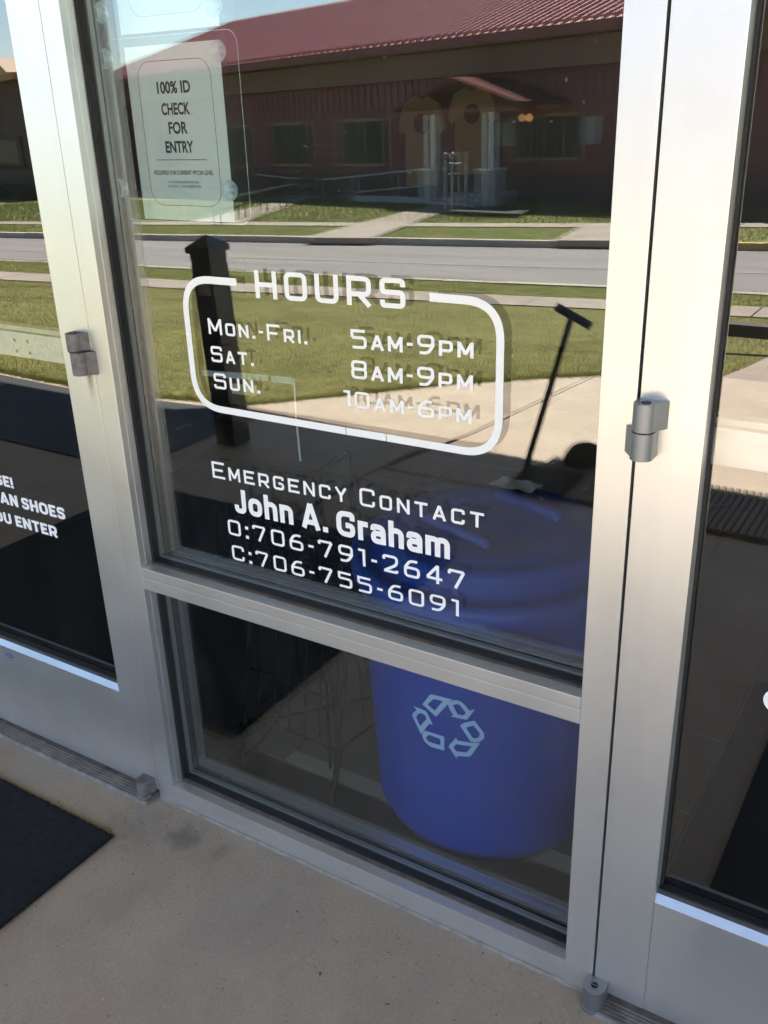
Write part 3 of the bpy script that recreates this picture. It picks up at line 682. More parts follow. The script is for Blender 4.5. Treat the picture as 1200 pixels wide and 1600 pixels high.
# ================================================================== storefront frame
sf = thing('window_frame', 'silver aluminium frame of the fixed window between the two glass doors', 'window')
XLm, XRm = -1.3638, -.4143
def member(name, b, bev=.0008, m_=ALU, par=sf, **k): return bx(name, m_, b, par, bev, **k)
member('mullion', (-1.4112, XLm, 0, .114, .0, 2.70)); member('mullion', (XRm, -.3635, 0, .114, .0, 2.70))
def rail_(name, z0, z1, zg):     # two snapped pieces with a fine groove between
    r = member(name, (XLm+.0003, XRm-.0003, .0006, .114, z0, zg-.0004)); member('rail_cap', (XLm+.0003, XRm-.0003, .0002, .1136, zg+.0004, z1), par=r); return r
rail_('middle_rail', .5572, .6064, .5835)
rail_('sill_rail', .004, .0524, .0235)
member('head_rail', (XLm+.0003, XRm-.0003, .0004, .114, 2.65, 2.70))
# jamb pocket strip: fine line along the mullion's side
for xx, sgn in ((XLm, 1), (XRm, -1)):
    member('glazing_bead', (xx if sgn > 0 else xx-.0012, xx+.0012 if sgn > 0 else xx, .0145, .0315, .61, 2.645)); member('glazing_bead', (xx if sgn > 0 else xx-.0012, xx+.0012 if sgn > 0 else xx, .0145, .0315, .056, .553))
panes = []
for (z0, z1) in ((.6064, 2.65), (.0524, .5572)):
    x0, x1 = XLm, XRm
    gk = MB(); t_ = .006
    for ya, yb in ((.0325, .0492), (.0635, .082)):
        gk.box(x0, x0+t_, ya, yb, z0, z1); gk.box(x1-t_, x1, ya, yb, z0, z1); gk.box(x0+t_, x1-t_, ya, yb, z0, z0+t_*.9); gk.box(x0+t_, x1-t_, ya, yb, z1-t_, z1)
    gk.build('gasket', GASK, sf)
    spc = MB(); ya, yb = .0515, .0610; t_ = .009
    spc.box(x0, x0+t_, ya, yb, z0, z1); spc.box(x1-t_, x1, ya, yb, z0, z1); spc.box(x0+t_, x1-t_, ya, yb, z0, z0+t_); spc.box(x0+t_, x1-t_, ya, yb, z1-t_, z1)
    spc.build('spacer_bar', SPAC, sf)
    a_ = MB().add([(x0, .0500, z0), (x1, .0500, z0), (x1, .0500, z1), (x0, .0500, z1)], [(0, 1, 2, 3)]).build('glass_pane', GL1, sf, label='outer sheet of the double glazing')
    xm = (x0+x1)/2; k = .0038      # inner sheet not quite parallel, by a fifth of a degree
    b_ = MB().add([(x0, .0622+k*(x0-xm), z0), (x1, .0622+k*(x1-xm), z0), (x1, .0622+k*(x1-xm), z1), (x0, .0622+k*(x0-xm), z1)], [(0, 1, 2, 3)]).build('glass_pane', GL2, sf, label='inner sheet of the double glazing')
    panes.append(a_)
up_pane = panes[0]
# dirt on the ledges
DUST = mat('ledge_dust', (.11, .095, .08), .95, col2=(.2, .18, .16), vscale=40)
mb = MB(); mb.box(XLm+.007, XRm-.007, .024, .0322, .6066, .6082); mb.box(XLm+.007, XRm-.007, .022, .0322, .0526, .0548); mb.build('ledge_grime', DUST, sf)
# caulk bead at the foot
mb = MB(); random.seed(3)
n_ = 120; vs = []; fs = []
for i in range(n_+1):
    x = -1.405+(-.37+1.405)*i/n_; d = .005+random.uniform(-.0018, .0022); h = .0035+random.uniform(-.001, .001)
    vs += [(x, .0, .0052), (x, -d*.5, h), (x, -d, 0.0002)]
for i in range(n_):
    for j in range(2): fs.append((i*3+j, i*3+j+1, (i+1)*3+j+1, (i+1)*3+j))
mb.add(vs, fs, True); mb.build('caulk_bead', mat('dirty_caulk', (.34, .31, .27), .85, col2=(.19, .17, .145), vscale=30), sf)

# ---- lettering on the fixed pane
LY = .0496
strokes_line('lettering', 'HOURS', -1.0413, -.747, 1.1692, 1.1728, .0465, .0458, .165, LY, VINYL, up_pane, gap=.28, label='the word HOURS')
strokes_line('lettering', 'Mon.-Fri.', -1.1562, -.9385, 1.0981, 1.0998, .0282, .0280, .155, LY, VINYL, up_pane, gap=.23)
strokes_line('lettering', 'Sat.', -1.1562, -1.0583, 1.0478, 1.0500, .0290, .0285, .155, LY, VINYL, up_pane, gap=.23)
strokes_line('lettering', 'Sun.', -1.1560, -1.0490, .9981, 1.0012, .0295, .0290, .155, LY, VINYL, up_pane, gap=.23)
strokes_line('lettering', '5am-9pm', -.8512, -.6301, 1.1022, 1.1079, .0312, .0300, .155, LY, VINYL, up_pane, gap=.2)
strokes_line('lettering', '8am-9pm', -.8530, -.6308, 1.0521, 1.0579, .0309, .0300, .155, LY, VINYL, up_pane, gap=.2)
strokes_line('lettering', '10am-6pm', -.8708, -.6326, 1.0030, 1.0050, .0275, .0290, .155, LY, VINYL, up_pane, gap=.2)
strokes_line('lettering', 'Emergency Contact', -1.1840, -.6095, .8198, .8332, .0334, .0333, .14, LY, VINYL, up_pane, gap=.25, label='the words Emergency Contact')
bold_line('lettering', 'John A. Graham', -1.1355, -.6713,   .7570, .7640, .0495, .208, LY, VINYL, up_pane, gap=.115, label='heavy name line')
strokes_line('lettering', 'O:706-791-2647', -1.1584, -.6426, .7065, .7135, .0322, .0345, .145, LY, VINYL, up_pane, gap=.30)
strokes_line('lettering', 'C:706-755-6091', -1.1545, -.6535, .6535, .6608, .0318, .0310, .145, LY, VINYL, up_pane, gap=.30)
# border with rounded corners, open at the top where the heading stands, seams in the vinyl
bl, br, bt, bb_ = -1.2055, -.5868, 1.1930, .9595; th = .0128
def border(pts, r): 
    pp = roundpoly(pts, r, False, 12); vs, fs = strip(pp, th)
    mb.add([(v[0], LY, v[1]) for v in vs], fs)
mb = MB(); midx = -.870
border([(-1.0815, bt), (bl, bt), (bl, bb_), (midx, bb_-.0005)], .062)
border([(midx+.0012, bb_-.0005), (-.790, bb_)], 0); border([(-.7888, bb_), (br, bb_), (br, bt+.001), (-.7048, bt+.001)], .062)
link('lettering_border', mb.mesh('lettering_border'), VINYL, up_pane, label='white rounded border around the opening times')

# ================================================================== doors
def dbody(lx0, lx1, hinge_right, root):
    """aluminium glass door leaf between lx0 and lx1"""
    st = .083 if hinge_right else .0878
    st2 = .0878
    a, b = lx0, lx1
    sl_ = (a+st2, b-st) if hinge_right else (a+st, b-st2)
    bx('stile', ALU, (a, sl_[0], 0, .0445, .0205, 2.63), root, .0012); bx('stile', ALU, (sl_[1], b, 0, .0445, .0205, 2.63), root, .0012)
    bx('bottom_rail', ALU, (sl_[0]+.0003, sl_[1]-.0003, .0006, .0445, .0205, .2625), root, .0012)
    bx('top_rail', ALU, (sl_[0]+.0003, sl_[1]-.0003, .0006, .0445, 2.52, 2.63), root, .001)
    # sloped glazing bead on the bottom rail
    MB().prism([(sl_[0]+.0004, .0007, .2627), (sl_[0]+.0004, .0085, .2757), (sl_[0]+.0004, .0185, .2757), (sl_[0]+.0004, .0185, .2627)], (sl_[1]-sl_[0]-.0008, 0, 0)).build('glazing_bead', anodized('bead_aluminium', (.34, .36, .39), .38), root)
    mb = MB(); t_ = .0045
    mb.box(sl_[0], sl_[0]+t_, .0262, .033, .275, 2.52); mb.box(sl_[1]-t_, sl_[1], .0262, .033, .275, 2.52); mb.box(sl_[0], sl_[1], .0187, .0335, .262, .2785); mb.build('gasket', GASK, root)
    p = MB().add([(sl_[0], .0345, .265), (sl_[1], .0345, .265), (sl_[1], .0345, 2.52), (sl_[0], .0345, 2.52)], [(0, 1, 2, 3)]).build('glass_pane', GLD, root)
    # interior push bar: aluminium channel with rolled lip
    PB = mat('push_bar_satin', (.62, .62, .6), .45, .2)
    pbz0, pbz1 = .989, 1.043
    pb = bx('push_bar', PB, (sl_[0]-.02, sl_[1]+.02, .080, .105, pbz0, pbz1), root, .002)
    mb = MB(); mb.box(sl_[0]-.02, sl_[1]+.02, .084, .11, pbz1+.0035, pbz1+.0125); mb.build('push_bar_lip', mat('lip_grey', (.42, .44, .42), .5, .2), pb)  # the lip is a darker grey than the bar
    return sl_, p, pb
ld = thing('glass_door', 'left glass door with a clean shoes notice and rust streaked hinge', 'door')
sL, pL, pbL = dbody(-2.330, -1.4123, True, ld)
rd_ = thing('glass_door', 'right glass door beside the slim dark gap, with clean grey hinges', 'door')
sR, pR, pbR = dbody(-.3594, .556, False, rd_)
mb = MB()
for (x, z) in ((-1.7455, 1.0262), (-1.7035, 1.0262), (-1.7436, 1.0015), (-1.7014, 1.0015)):
    mb.add([(x+.0042*math.cos(a), .0796, z+.0042*math.sin(a)) for a in [i*math.pi/5 for i in range(10)]], [tuple(range(10))])
mb.build('rivet_hole', mat('rivet_grey', (.2, .19, .16), .6), pbL)
bold_line('lettering', 'PLEASE!', -1.955, -1.7830, .6920, .6920, .0265, .23, .0340, VINYL, pL)
bold_line('lettering', 'CLEAN SHOES', -1.925, -1.6200, .6455, .6475, .0285, .23, .0340, VINYL, pL)
bold_line('lettering', 'BEFORE YOU ENTER', -2.095, -1.6580, .5940, .5960, .0275, .23, .0340, VINYL, pL)
# white round sticker at the right edge
c_ = ray(1216, 1097); t_ = (.0340-EYE.y)/c_.y; c_ = EYE+c_*t_
MB().add([(c_.x+.020*math.cos(a), .0340, c_.z+.020*math.sin(a)) for a in [i*math.pi/16 for i in range(32)]], [tuple(range(32))]).build('round_sticker', VINYL, pR, label='white round sticker at the edge')
# little oval maker plate, generic
MB().add([(-1.883+.017*math.cos(a), -.0003, .2400+.0058*math.sin(a)) for a in [i*math.pi/12 for i in range(24)]], [tuple(range(24))]).build('oval_plate', mat('blue_enamel', (.08, .10, .28), .4), ld)
MB().add([(-1.883+.0115*math.cos(a), -.0006, .2400+.0022*math.sin(a)) for a in [i*math.pi/12 for i in range(24)]], [tuple(range(24))]).build('oval_plate', mat('plate_silver', (.4, .42, .5), .4, .5), ld)
# hinges
def dprof(x0, x1, ydep, taper, left, n=22):
    """plan outline: flat against the door, rounded nose"""
    pts = []
    cx_ = (x0+x1)/2; r = (x1-x0)/2
    if left: base = [(x1+taper, 0), (x0, 0)]
    else: base = [(x1, 0), (x0-taper, 0)]
    if left is None: base = [(x1, 0), (x0, 0)]
    arc = [(cx_-r*math.cos(math.pi*i/n), -ydep+r*1.0-r*math.sin(math.pi*i/n)) for i in range(n+1)]
    return base+arc
def hinge(par, m_, x0, x1, y, z0, z1, taper, left, name):
    p = [(a, b-.0004, z0) for a, b in dprof(x0, x1, y, taper, left)]
    o = MB().prism(p, (0, 0, z1-z0)).build(name, m_, par, 0, True)
    return o
def screw(par, x, y, z, r=.0062):
    MB().lathe([(r, .0), (r, .0007), (r*.82, .0008), (r*.8, .0002), (0, .0002)], (x, y, z), 20).build('screw', DARKSLOT, par)
    bx('screw_slot', ALU2, (x-r*.7, x+r*.7, y-.0008, y+.0008, z+.0003, z+.0009), par)
h = hinge(rd_, ALU2, -.3610, -.3310, .034, 1.0575, 1.0950, .0110, True, 'hinge_leaf'); screw(h, -.345, -.019, 1.0950)
hinge(sf, ALU2, -.3610, -.3310, .034, 1.0180, 1.0555, .014, False, 'hinge_leaf')
bx('hinge_pin', GASK, (-.358, -.334, -.029, -.0, 1.0545, 1.0585), rd_)
h = hinge(ld, ALUW, -1.4540, -1.4220, .030, 1.0545, 1.0870, .008, True, 'hinge_leaf'); screw(h, -1.439, -.014, 1.0870)
hinge(sf, ALUW, -1.4500, -1.4160, .030, 1.0080, 1.0520, .015, True, 'hinge_leaf')
bx('hinge_pin', GASK, (-1.448, -1.4195, -.026, -.0, 1.0515, 1.0550), ld)
h = hinge(rd_, ALU2, -.371, -.3335, .038, .006, .0475, .0, None, 'floor_pivot'); screw(h, -.3525, -.0185, .0475)
MB().lathe([(.0, .0005), (.0205, .0006), (.0205, .007), (.0, .0071)], (-.3523, -.0205, 0), 28).build('pivot_base', ALUW, rd_)
h = hinge(ld, ALUW, -1.4560, -1.4250, .034, .016, .0520, .006, True, 'floor_pivot')
MB().lathe([(.0, .0004), (.0185, .0006), (.019, .013), (.0, .0135)], (-1.4400, -.0185, 0), 28).build('pivot_base', ALUW, ld)
# rust weeping from the left hinge
RUST = mat('rust_weep', (.30, .12, .04), .8)
def rust_mat():
    n = RUST.node_tree.nodes; l = RUST.node_tree.links; tc = n.new('ShaderNodeTexCoord'); g = n.new('ShaderNodeSeparateXYZ'); l.new(tc.outputs['Generated'], g.inputs[0])
    b = n['Principled BSDF']; mt = n.new('ShaderNodeMath'); mt.operation = 'POWER'; mt.inputs[1].default_value = 2.5; l.new(g.outputs[2], mt.inputs[0])
    gx = n.new('ShaderNodeMath'); gx.operation = 'PINGPONG'; gx.inputs[1].default_value = .5; l.new(g.outputs[0], gx.inputs[0])
    nz = n.new('ShaderNodeTexNoise'); nz.inputs['Scale'].default_value = 140; l.new(tc.outputs['Object'], nz.inputs['Vector'])
    m1 = n.new('ShaderNodeMath'); m1.operation = 'MULTIPLY'; l.new(mt.outputs[0], m1.inputs[0]); l.new(gx.outputs[0], m1.inputs[1])
    m2 = n.new('ShaderNodeMath'); m2.operation = 'MULTIPLY'; l.new(m1.outputs[0], m2.inputs[0]); l.new(nz.outputs[0], m2.inputs[1]); 
    m3 = n.new('ShaderNodeMath'); m3.operation = 'MULTIPLY'; m3.inputs[1].default_value = 3.0; m3.use_clamp = True; l.new(m2.outputs[0], m3.inputs[0]); l.new(m3.outputs[0], b.inputs['Alpha'])
rust_mat()
MB().add([(-1.441, -.0003, .925), (-1.419, -.0003, .925), (-1.4170, -.0003, 1.010), (-1.4410, -.0003, 1.008)], [(0, 1, 2, 3)]).build('rust_streak', RUST, ld)
# thresholds with raised ribs
for (x0, x1, lab) in ((-2.33, -1.4165, 'ribbed aluminium threshold under the left glass door'), (-.3575, .556, 'ribbed aluminium threshold under the right glass door')):
    th_ = thing('threshold', lab, 'threshold')
    MB().prism([(x0, -.040, .0005), (x0, -.036, .006), (x0, -.002, .0115), (x0, .112, .0115), (x0, .112, .0005)], (x1-x0, 0, 0)).build('threshold_plate', THR, th_)
    for k_ in range(5):
        y = -.035+.0068*k_; z = .0062+.0011*k_
        bx('rib', THR, (x0+.0005, x1-.0005, y, y+.0042, z, z+.0022), th_, .0004)
bx('door_jamb', ALU, (-2.388, -2.334, 0, .114, 0, 2.70), own); bx('door_jamb', ALU, (.560, .608, 0, .114, 0, 2.70), own)
bx('door_head', ALU, (-2.334, -1.4095, .0, .114, 2.64, 2.70), own); bx('door_head', ALU, (-.3635, .560, .0, .114, 2.64, 2.70), own)

# ================================================================== mats
MATB = mat('black_carpet_mat', (0.014, .014, .016), .95, var=.5, vscale=60, bump=1.0, bscale=350, bdist=.004)
om = thing('entrance_mat', 'black carpet mat lying on the concrete outside the left door', 'mat')
bx('mat_pad', MATB, (-2.92, -1.4045, -1.35, -.152, .0008, .008), om, .003)
rng = np.random.default_rng(2); V = []; Fc = []
for i in range(26000):
    if i < 6000:
        if i % 2: x = -1.4045+rng.normal(0, .0015); y = rng.uniform(-1.0, -.152)
        else: x = rng.uniform(-2.1, -1.4045); y = -.152+rng.normal(0, .0015)
        z = rng.uniform(.002, .008)
    else: x = rng.uniform(-1.95, -1.405); y = rng.uniform(-.75, -.153); z = .0075
    k = len(V); a = rng.uniform(0, 3.14); lx, ly = rng.normal(0, .0022, 2); ww = .0009
    V += [(x-ww*math.cos(a), y-ww*math.sin(a), z), (x+ww*math.cos(a), y+ww*math.sin(a), z), (x+lx, y+ly, z+.0035)]; Fc.append((k, k+1, k+2))
me = bpy.data.meshes.new('mat_pile'); me.from_pydata(V, [], Fc); link('mat_pile', me, MATB, om, kind='stuff')
MATI = mat('lobby_mat_fibre', (0.010, .010, .011), .95, bump=.6, bscale=300)
MATE = mat('lobby_mat_edge', (0.028, .028, .028), .7)
im = thing('lobby_mat', 'black mat on the lobby tiles behind the left door', 'mat')
bx('mat_border', MATE, (-2.92, -1.375, .17, 1.95, .0008, .005), im, .001); bx('mat_field', MATI, (-2.86, -1.43, .23, 1.89, .0052, .009), im, .001)
im = thing('lobby_mat', 'black mat with grey border on the lobby tiles behind the right door', 'mat')
bx('mat_border', MATE, (-.330, 1.0, .15, 1.160, .0008, .005), im, .001); bx('mat_field', MATE, (-.262, .93, .2, 1.10, .0052, .009), im, .001)
om2 = thing('entrance_mat', 'black carpet mat outside the right door, seen only mirrored in its glass', 'mat')
bx('mat_pad', MATB, (-.248, .80, -1.45, -.16, .0008, .008), om2, .003)
# ribbed rubber scraper mat further out
rm = thing('ribbed_mat', 'ribbed dark rubber mat on the concrete at the shade edge, mirrored in the right door', 'mat')
RUB = mat('rib_rubber', (.20, .165, .13), .85, var=.25, vscale=30)
bx('mat_backing', RUB, (-1.49, .75, -2.44, -2.02, .0008, .006), rm)
rme = MB()
prof = [(0, 0), (0, .008), (.005, .013), (.017, .013), (.022, .008), (.022, 0)]
rme.prism([(a, 0, b+.0062) for a, b in prof], (0, .44, 0)); rme = rme.mesh('rib'); rme.materials.append(RUB)
for k_ in range(82):
    o = bpy.data.objects.new('rib', rme); COL.objects.link(o); o.parent = rm; o.location = (-1.488+.0272*k_, -2.452+random.uniform(-.002, .002), 0)

# ================================================================== things standing outside, seen mirrored
# black post with pyramid cap
PB_ = P0(366, 692); po = thing('lamp_bollard', 'black square post with pointed cap mirrored behind the HOURS heading', 'post', loc=(PB_.x, PB_.y, 0))
BPL = mat('black_post_paint', (.022, .022, .024), .35, spec=.5)
s_ = .058
def pbx(name, m_, b, **k):
    o = MB().box(*b).build(name, m_, po, .003, **k); return o
pbx('shaft', BPL, (-s_, s_, -s_, s_, 0, .845))
pbx('lamp_head', BPL, (-s_, s_, -s_, s_, .868, .90)); pbx('lamp_core', BPL, (-s_*.97, s_*.97, -s_*.97, s_*.97, .845, .868))
pbx('lens', mat('amber_grey_lens', (.75, .62, .42), .5, var=.2, vscale=20), (-s_*.55, s_*.62, s_, s_+.004, .715, .80)); pbx('lens_hood', BPL, (-s_*.7, s_*.75, s_, s_+.012, .808, .838))
pbx('cap_plate', BPL, (-.071, .071, -.071, .071, .90, .925))
MB().add([(-.071, -.071, .9255), (.071, -.071, .9255), (.071, .071, .9255), (-.071, .071, .9255), (0, 0, .975)], [(0, 1, 4), (1, 2, 4), (2, 3, 4), (3, 0, 4), (3, 2, 1, 0)]).build('cap', BPL, po)
po.rotation_euler = (0, -.050, 0)
# boot scrubber: leaning pole with T grip and brushes
TB = P0(815, 765); bsn = thing('boot_scrubber', 'boot scrubber with slanted pole, T grip and dark bristles, mirrored at right', 'boot scrubber', loc=(TB.x, TB.y, 0))
def wy(u, v, y):
    o, a = vray(u, v); t = (y-o.y)/a.y; return o+a*t
top = wy(895, 494, TB.y)-Vector((TB.x, TB.y, 0)); t1_ = wy(869, 480, TB.y+.02)-Vector((TB.x, TB.y, 0)); t2_ = wy(925, 511, TB.y-.02)-Vector((TB.x, TB.y, 0))
STL = mat('dark_steel_tube', (.16, .14, .115), .35, .5)
MB().tube([(0, 0, .03), tuple(top)], .0130, 14).build('pole', STL, bsn)
MB().tube([tuple(t1_), tuple(t2_)], .0165, 16).build('grip', mat('blue_grey_grip', (.07, .08, .11), .4), bsn)
bs_ = bx('scrubber_base', mat('black_plastic', (.022, .020, .018), .9, spec=.1), (-.05, .20, -.20, .06, .014, .034), bsn, .006)
# bristle block behind (fuzzy round top)
lc = wy(915, 722, -2.42)-Vector((TB.x, TB.y, 0))
mbb = MB().lathe([(0, .085), (.03, .083), (.06, .07), (.08, .04), (.085, 0)], (lc.x, lc.y, .02), 24); mbb.build('brush_core', mat('bristle_core', (.02, .018, .016), .9), bsn)
V = []; Fc = []
for i in range(5000):
    th1 = rng.uniform(0, 2*math.pi); ph = math.acos(rng.uniform(0, 1)); d = Vector((math.sin(ph)*math.cos(th1), math.sin(ph)*math.sin(th1), math.cos(ph)))
    b = Vector((lc.x, lc.y, .02))+Vector((d.x*.075, d.y*.075, d.z*.07)); e_ = b+d*rng.uniform(.012, .032); sd_ = d.orthogonal().normalized()*.0012; k = len(V)
    V += [tuple(b-sd_), tuple(b+sd_), tuple(e_)]; Fc.append((k, k+1, k+2))
me = bpy.data.meshes.new('bristles'); me.from_pydata(V, [], Fc); link('bristles', me, mat('dark_bristle', (.02, .017, .014), .8), bsn, kind='stuff')
# brown rail across the walk, seen in the right door
q0 = wy(1130, 512, -5.9); rl = thing('timber_rail', 'low dark brown timber rail across the walk, mirrored in the right door', 'rail', loc=(q0.x, q0.y, q0.z))
BRN = mat('dark_brown_timber', (.035, .022, .014), .7, var=.2)
bx('beam', BRN, (-.5, 3.2, -.05, .05, -.045, .045), rl, .004)
for xx in (-.3, 1.2, 2.9): bx('post', BRN, (xx-.05, xx+.05, -.045, .045, -.9, -.046), rl)

# ================================================================== inside: recycling bin
BX, BY = -.757, .392
BLUE = mat('blue_plastic', (0.004, .060, .44), .36, var=.08, vscale=8, bump=.06, bscale=220)
BLUE2 = mat('blue_lid_plastic', (0.006, .062, .40), .40, var=.08, vscale=9, bump=.08, bscale=160)
rb_ = thing('recycling_bin', 'large round blue recycling bin with pale emblem behind the glass', 'bin', loc=(BX, BY, 0))
RB0, RB1, HB = .245, .275, .628
MB().lathe([(0, .002), (.19, .002), (.222, .010), (.234, .028), (RB0+.003, .06), (RB1-.004, HB-.07), (RB1+.002, HB-.055), (RB1+.002, HB)], n=96).build('bin_body', BLUE, rb_)
MB().lathe([(RB1+.016, HB-.030), (RB1+.018, HB-.004), (RB1+.010, HB+.008), (RB1-.005, HB+.010), (RB1-.018, HB+.004), (RB1-.035, HB+.010), (RB1-.045, HB+.040), (RB1-.058, HB+.050),
            (RB1-.075, HB+.046), (RB1-.09, HB+.052), (.14, HB+.062), (.13, HB+.056), (.10, HB+.058), (0, HB+.060)], n=96).build('bin_lid', BLUE2, rb_)
for ang in (250, 70):      # low grips moulded on the lid
    c, s2 = math.cos(R_(ang)), math.sin(R_(ang)); t = Vector((-s2, c, 0)); rr = Vector((c, s2, 0))*.10
    pts = [rr+t*(-.09)+Vector((0, 0, HB+.058)), rr+t*(-.08)+Vector((0, 0, HB+.066)), rr+t*.08+Vector((0, 0, HB+.066)), rr+t*.09+Vector((0, 0, HB+.058))]
    MB().tube([tuple(p) for p in pts], .012, 10).build('lid_handle', BLUE2, rb_)
def lid_at(u, v, z):
    a = ray(u, v); t = (z-EYE.z)/a.z; p = EYE+a*t; return (p.x-BX, p.y-BY, z)
zz = HB+.070
pp_ = thing('paper_slip', 'crumpled grey paper slip lying on the blue bin lid', 'paper')
cs = [lid_at(763, 757, zz), lid_at(786, 744, zz), lid_at(849, 757, zz), lid_at(829, 770, zz)]
V = []; Fc = []; nn = 10
for i in range(nn+1):
    for j in range(nn+1):
        a = Vector(cs[0]).lerp(Vector(cs[3]), i/nn); b = Vector(cs[1]).lerp(Vector(cs[2]), i/nn); p = a.lerp(b, j/nn); V.append((p.x+BX, p.y+BY, p.z+.003*math.sin(i*1.1+j*.7)*random.uniform(.3, 1)))
for i in range(nn):
    for j in range(nn): Fc.append((i*(nn+1)+j, (i+1)*(nn+1)+j, (i+1)*(nn+1)+j+1, i*(nn+1)+j+1))
MB().add(V, Fc, True).build('sheet', mat('grey_paper', (.55, .57, .56), .8, var=.1, vscale=20), pp_)
# recycling arrows, printed on the curved wall
EMB = mat('pale_blue_print', (.42, .60, .90), .6, var=.05)
def on_bin(cx_, cy_):
    u = 620+cx_/7.5; v = 1060+cy_/7.5; a = ray(u, v); o = EYE-Vector((BX, BY, 0))
    k = (RB1-RB0)/HB; r0 = RB0+.0022
    A_ = a.x**2+a.y**2-(k*a.z)**2; B_ = 2*(o.x*a.x+o.y*a.y-k*a.z*(r0+k*o.z)); C_ = o.x**2+o.y**2-(r0+k*o.z)**2
    t = (-B_-math.sqrt(max(0, B_*B_-4*A_*C_)))/(2*A_); p = o+a*t; return (p.x, p.y, p.z)
ARR = [([(300, 305), (388, 192), (412, 187), (650, 247), (460, 448)], [(360, 305), (430, 240), (540, 265), (445, 378)]),
 ([(598, 300), (640, 262), (680, 253), (720, 256), (775, 288), (850, 378), (917, 362), (820, 487), (628, 447), (660, 430), (612, 345)], [(655, 315), (700, 300), (740, 312), (810, 405), (780, 435), (712, 420)]),
 ([(740, 553), (790, 520), (910, 495), (1018, 635), (1027, 690), (1000, 728), (960, 745), (910, 748), (860, 735)], [(812, 575), (900, 553), (970, 640), (968, 680), (935, 703), (890, 700)]),
 ([(605, 795), (697, 690), (707, 728), (860, 752), (978, 757), (868, 905), (840, 918), (705, 908), (703, 945)], [(662, 805), (700, 770), (877, 797), (820, 868), (700, 855)]),
 ([(330, 612), (555, 682), (558, 848), (395, 800), (335, 752), (302, 695), (300, 645)], [(345, 700), (355, 672), (390, 665), (510, 710), (513, 783), (400, 750), (360, 730)]),
 ([(192, 322), (345, 385), (425, 547), (378, 532), (285, 655), (182, 440), (185, 410), (232, 372)], [(228, 455), (245, 420), (285, 405), (330, 430), (350, 475), (272, 560)])]
for outer, inner in ARR:
    me = fill2d(outer, [inner])
    for vtx in me.vertices: vtx.co = on_bin(vtx.co.x, vtx.co.y)
    link('recycling_arrow', me, EMB, rb_)

# ================================================================== inside: wire rack with acrylic panel
WIR = mat('dark_wire', (.008, .007, .006), .9, spec=.1)
rk = thing('wire_rack', 'dark wire literature rack standing behind the lower left of the window', 'rack')
def wire(name, pts, r=.0028): return MB().tube(pts, r*1.35, 6).build(name, WIR, rk)
FT = [(-1.05, .184), (-1.327, .198), (-1.258, .36), (-1.125, .50)]
wire('wire_leg', [(-1.05, .184, .003), (-1.045, .25, .30), (-1.05, .30, .62), (-1.055, .32, .80)], .004)
wire('wire_leg', [(-1.327, .198, .003), (-1.32, .25, .30), (-1.32, .30, .62)], .004)
wire('wire_leg', [(-1.125, .50, .003), (-1.13, .44, .3), (-1.14, .38, .60)], .004); wire('wire_leg', [(-1.40, .46, .003), (-1.36, .42, .3), (-1.34, .36, .60)], .004)
wire('rack_foot', [(-1.05, .184, .004), (-1.13, .34, .02), (-1.125, .50, .004)]); wire('rack_foot', [(-1.327, .198, .004), (-1.33, .33, .02), (-1.40, .46, .004)])
wire('rack_foot', [(-1.05, .184, .10), (-1.25, .45, .10), (-1.30, .5, .10)]); wire('rack_foot', [(-1.33, .2, .10), (-1.12, .46, .10)])
for z in (.12, .24, .36, .48, .60): wire('cross_wire', [(-1.32, .215+z*.15, z), (-1.047, .200+z*.15, z)], .0022)
for k_ in range(6):
    x = -1.30+k_*.045; wire('upright_wire', [(x, .24, .10), (x, .30, .50), (x, .31, .62)], .002)
for k_ in range(3):
    x = -1.28+k_*.09; wire('upright_wire', [(x, .40, .06), (x, .36, .55)], .0024)
def at3(u, v, y):
    a = ray(u, v); t = (y-EYE.y)/a.y; return tuple(EYE+a*t)
wire('rack_hoop', [at3(592, 960, .33), at3(572, 840, .33), at3(548, 712, .33), at3(543, 707, .33), at3(503, 733, .33), at3(499, 742, .33), at3(502, 800, .33), at3(506, 880, .33)], .0042)
wire('cross_wire', [at3(490, 795, .33), at3(550, 758, .33)], .0035)
wire('rack_hoop', [at3(340, 880, .33), at3(334, 792, .33), at3(339, 783, .33), at3(358, 786, .33), at3(362, 880, .33)], .0032)
# acrylic panel with frosted top lip
ac = thing('acrylic_panel', 'clear bluish acrylic panel with frosted top lip on the rack behind Sun.', 'panel')
ACR = glass('bluish_acrylic', 1.25, (.80, .88, .93))
FRO = mat('frosted_lip', (.46, .60, .66), .6); FRO.node_tree.nodes['Principled BSDF'].inputs['Alpha'].default_value = .62
ya = .24
c0, c1, c2, c3 = at3(314, 579, ya), at3(461, 590, ya), at3(472, 722, ya), at3(340, 705, ya)
MB().add([c0, c1, c2, c3], [(0, 1, 2, 3)]).build('sheet', ACR, ac)
def px_poly(name, px, y, m_, par, **k): return MB().prism([at3(u, v, y) for u, v in px], (0, .002, 0)).build(name, m_, par, **k)
px_poly('top_lip', [(314, 578), (418, 586), (418, 596), (316, 587)], ya-.003, FRO, ac); px_poly('top_lip', [(423, 587), (455, 590), (460, 593), (461, 606), (455, 600), (424, 597)], ya-.003, FRO, ac)
MB().tube([at3(459.5, 592, ya), at3(463, 655, ya), at3(469.5, 720, ya)], .0022, 8).build('edge_strip', mat('bright_acrylic_edge', (.55, .66, .70), .3), ac)
LBL = mat('yellow_label', (.50, .49, .28), .7, var=.1, vscale=60); LBL.node_tree.nodes['Principled BSDF'].inputs['Alpha'].default_value = .75
px_poly('sticker', [(361, 599), (400, 603), (402, 619), (363, 615)], ya-.004, LBL, ac, label='small yellow label below the lip')

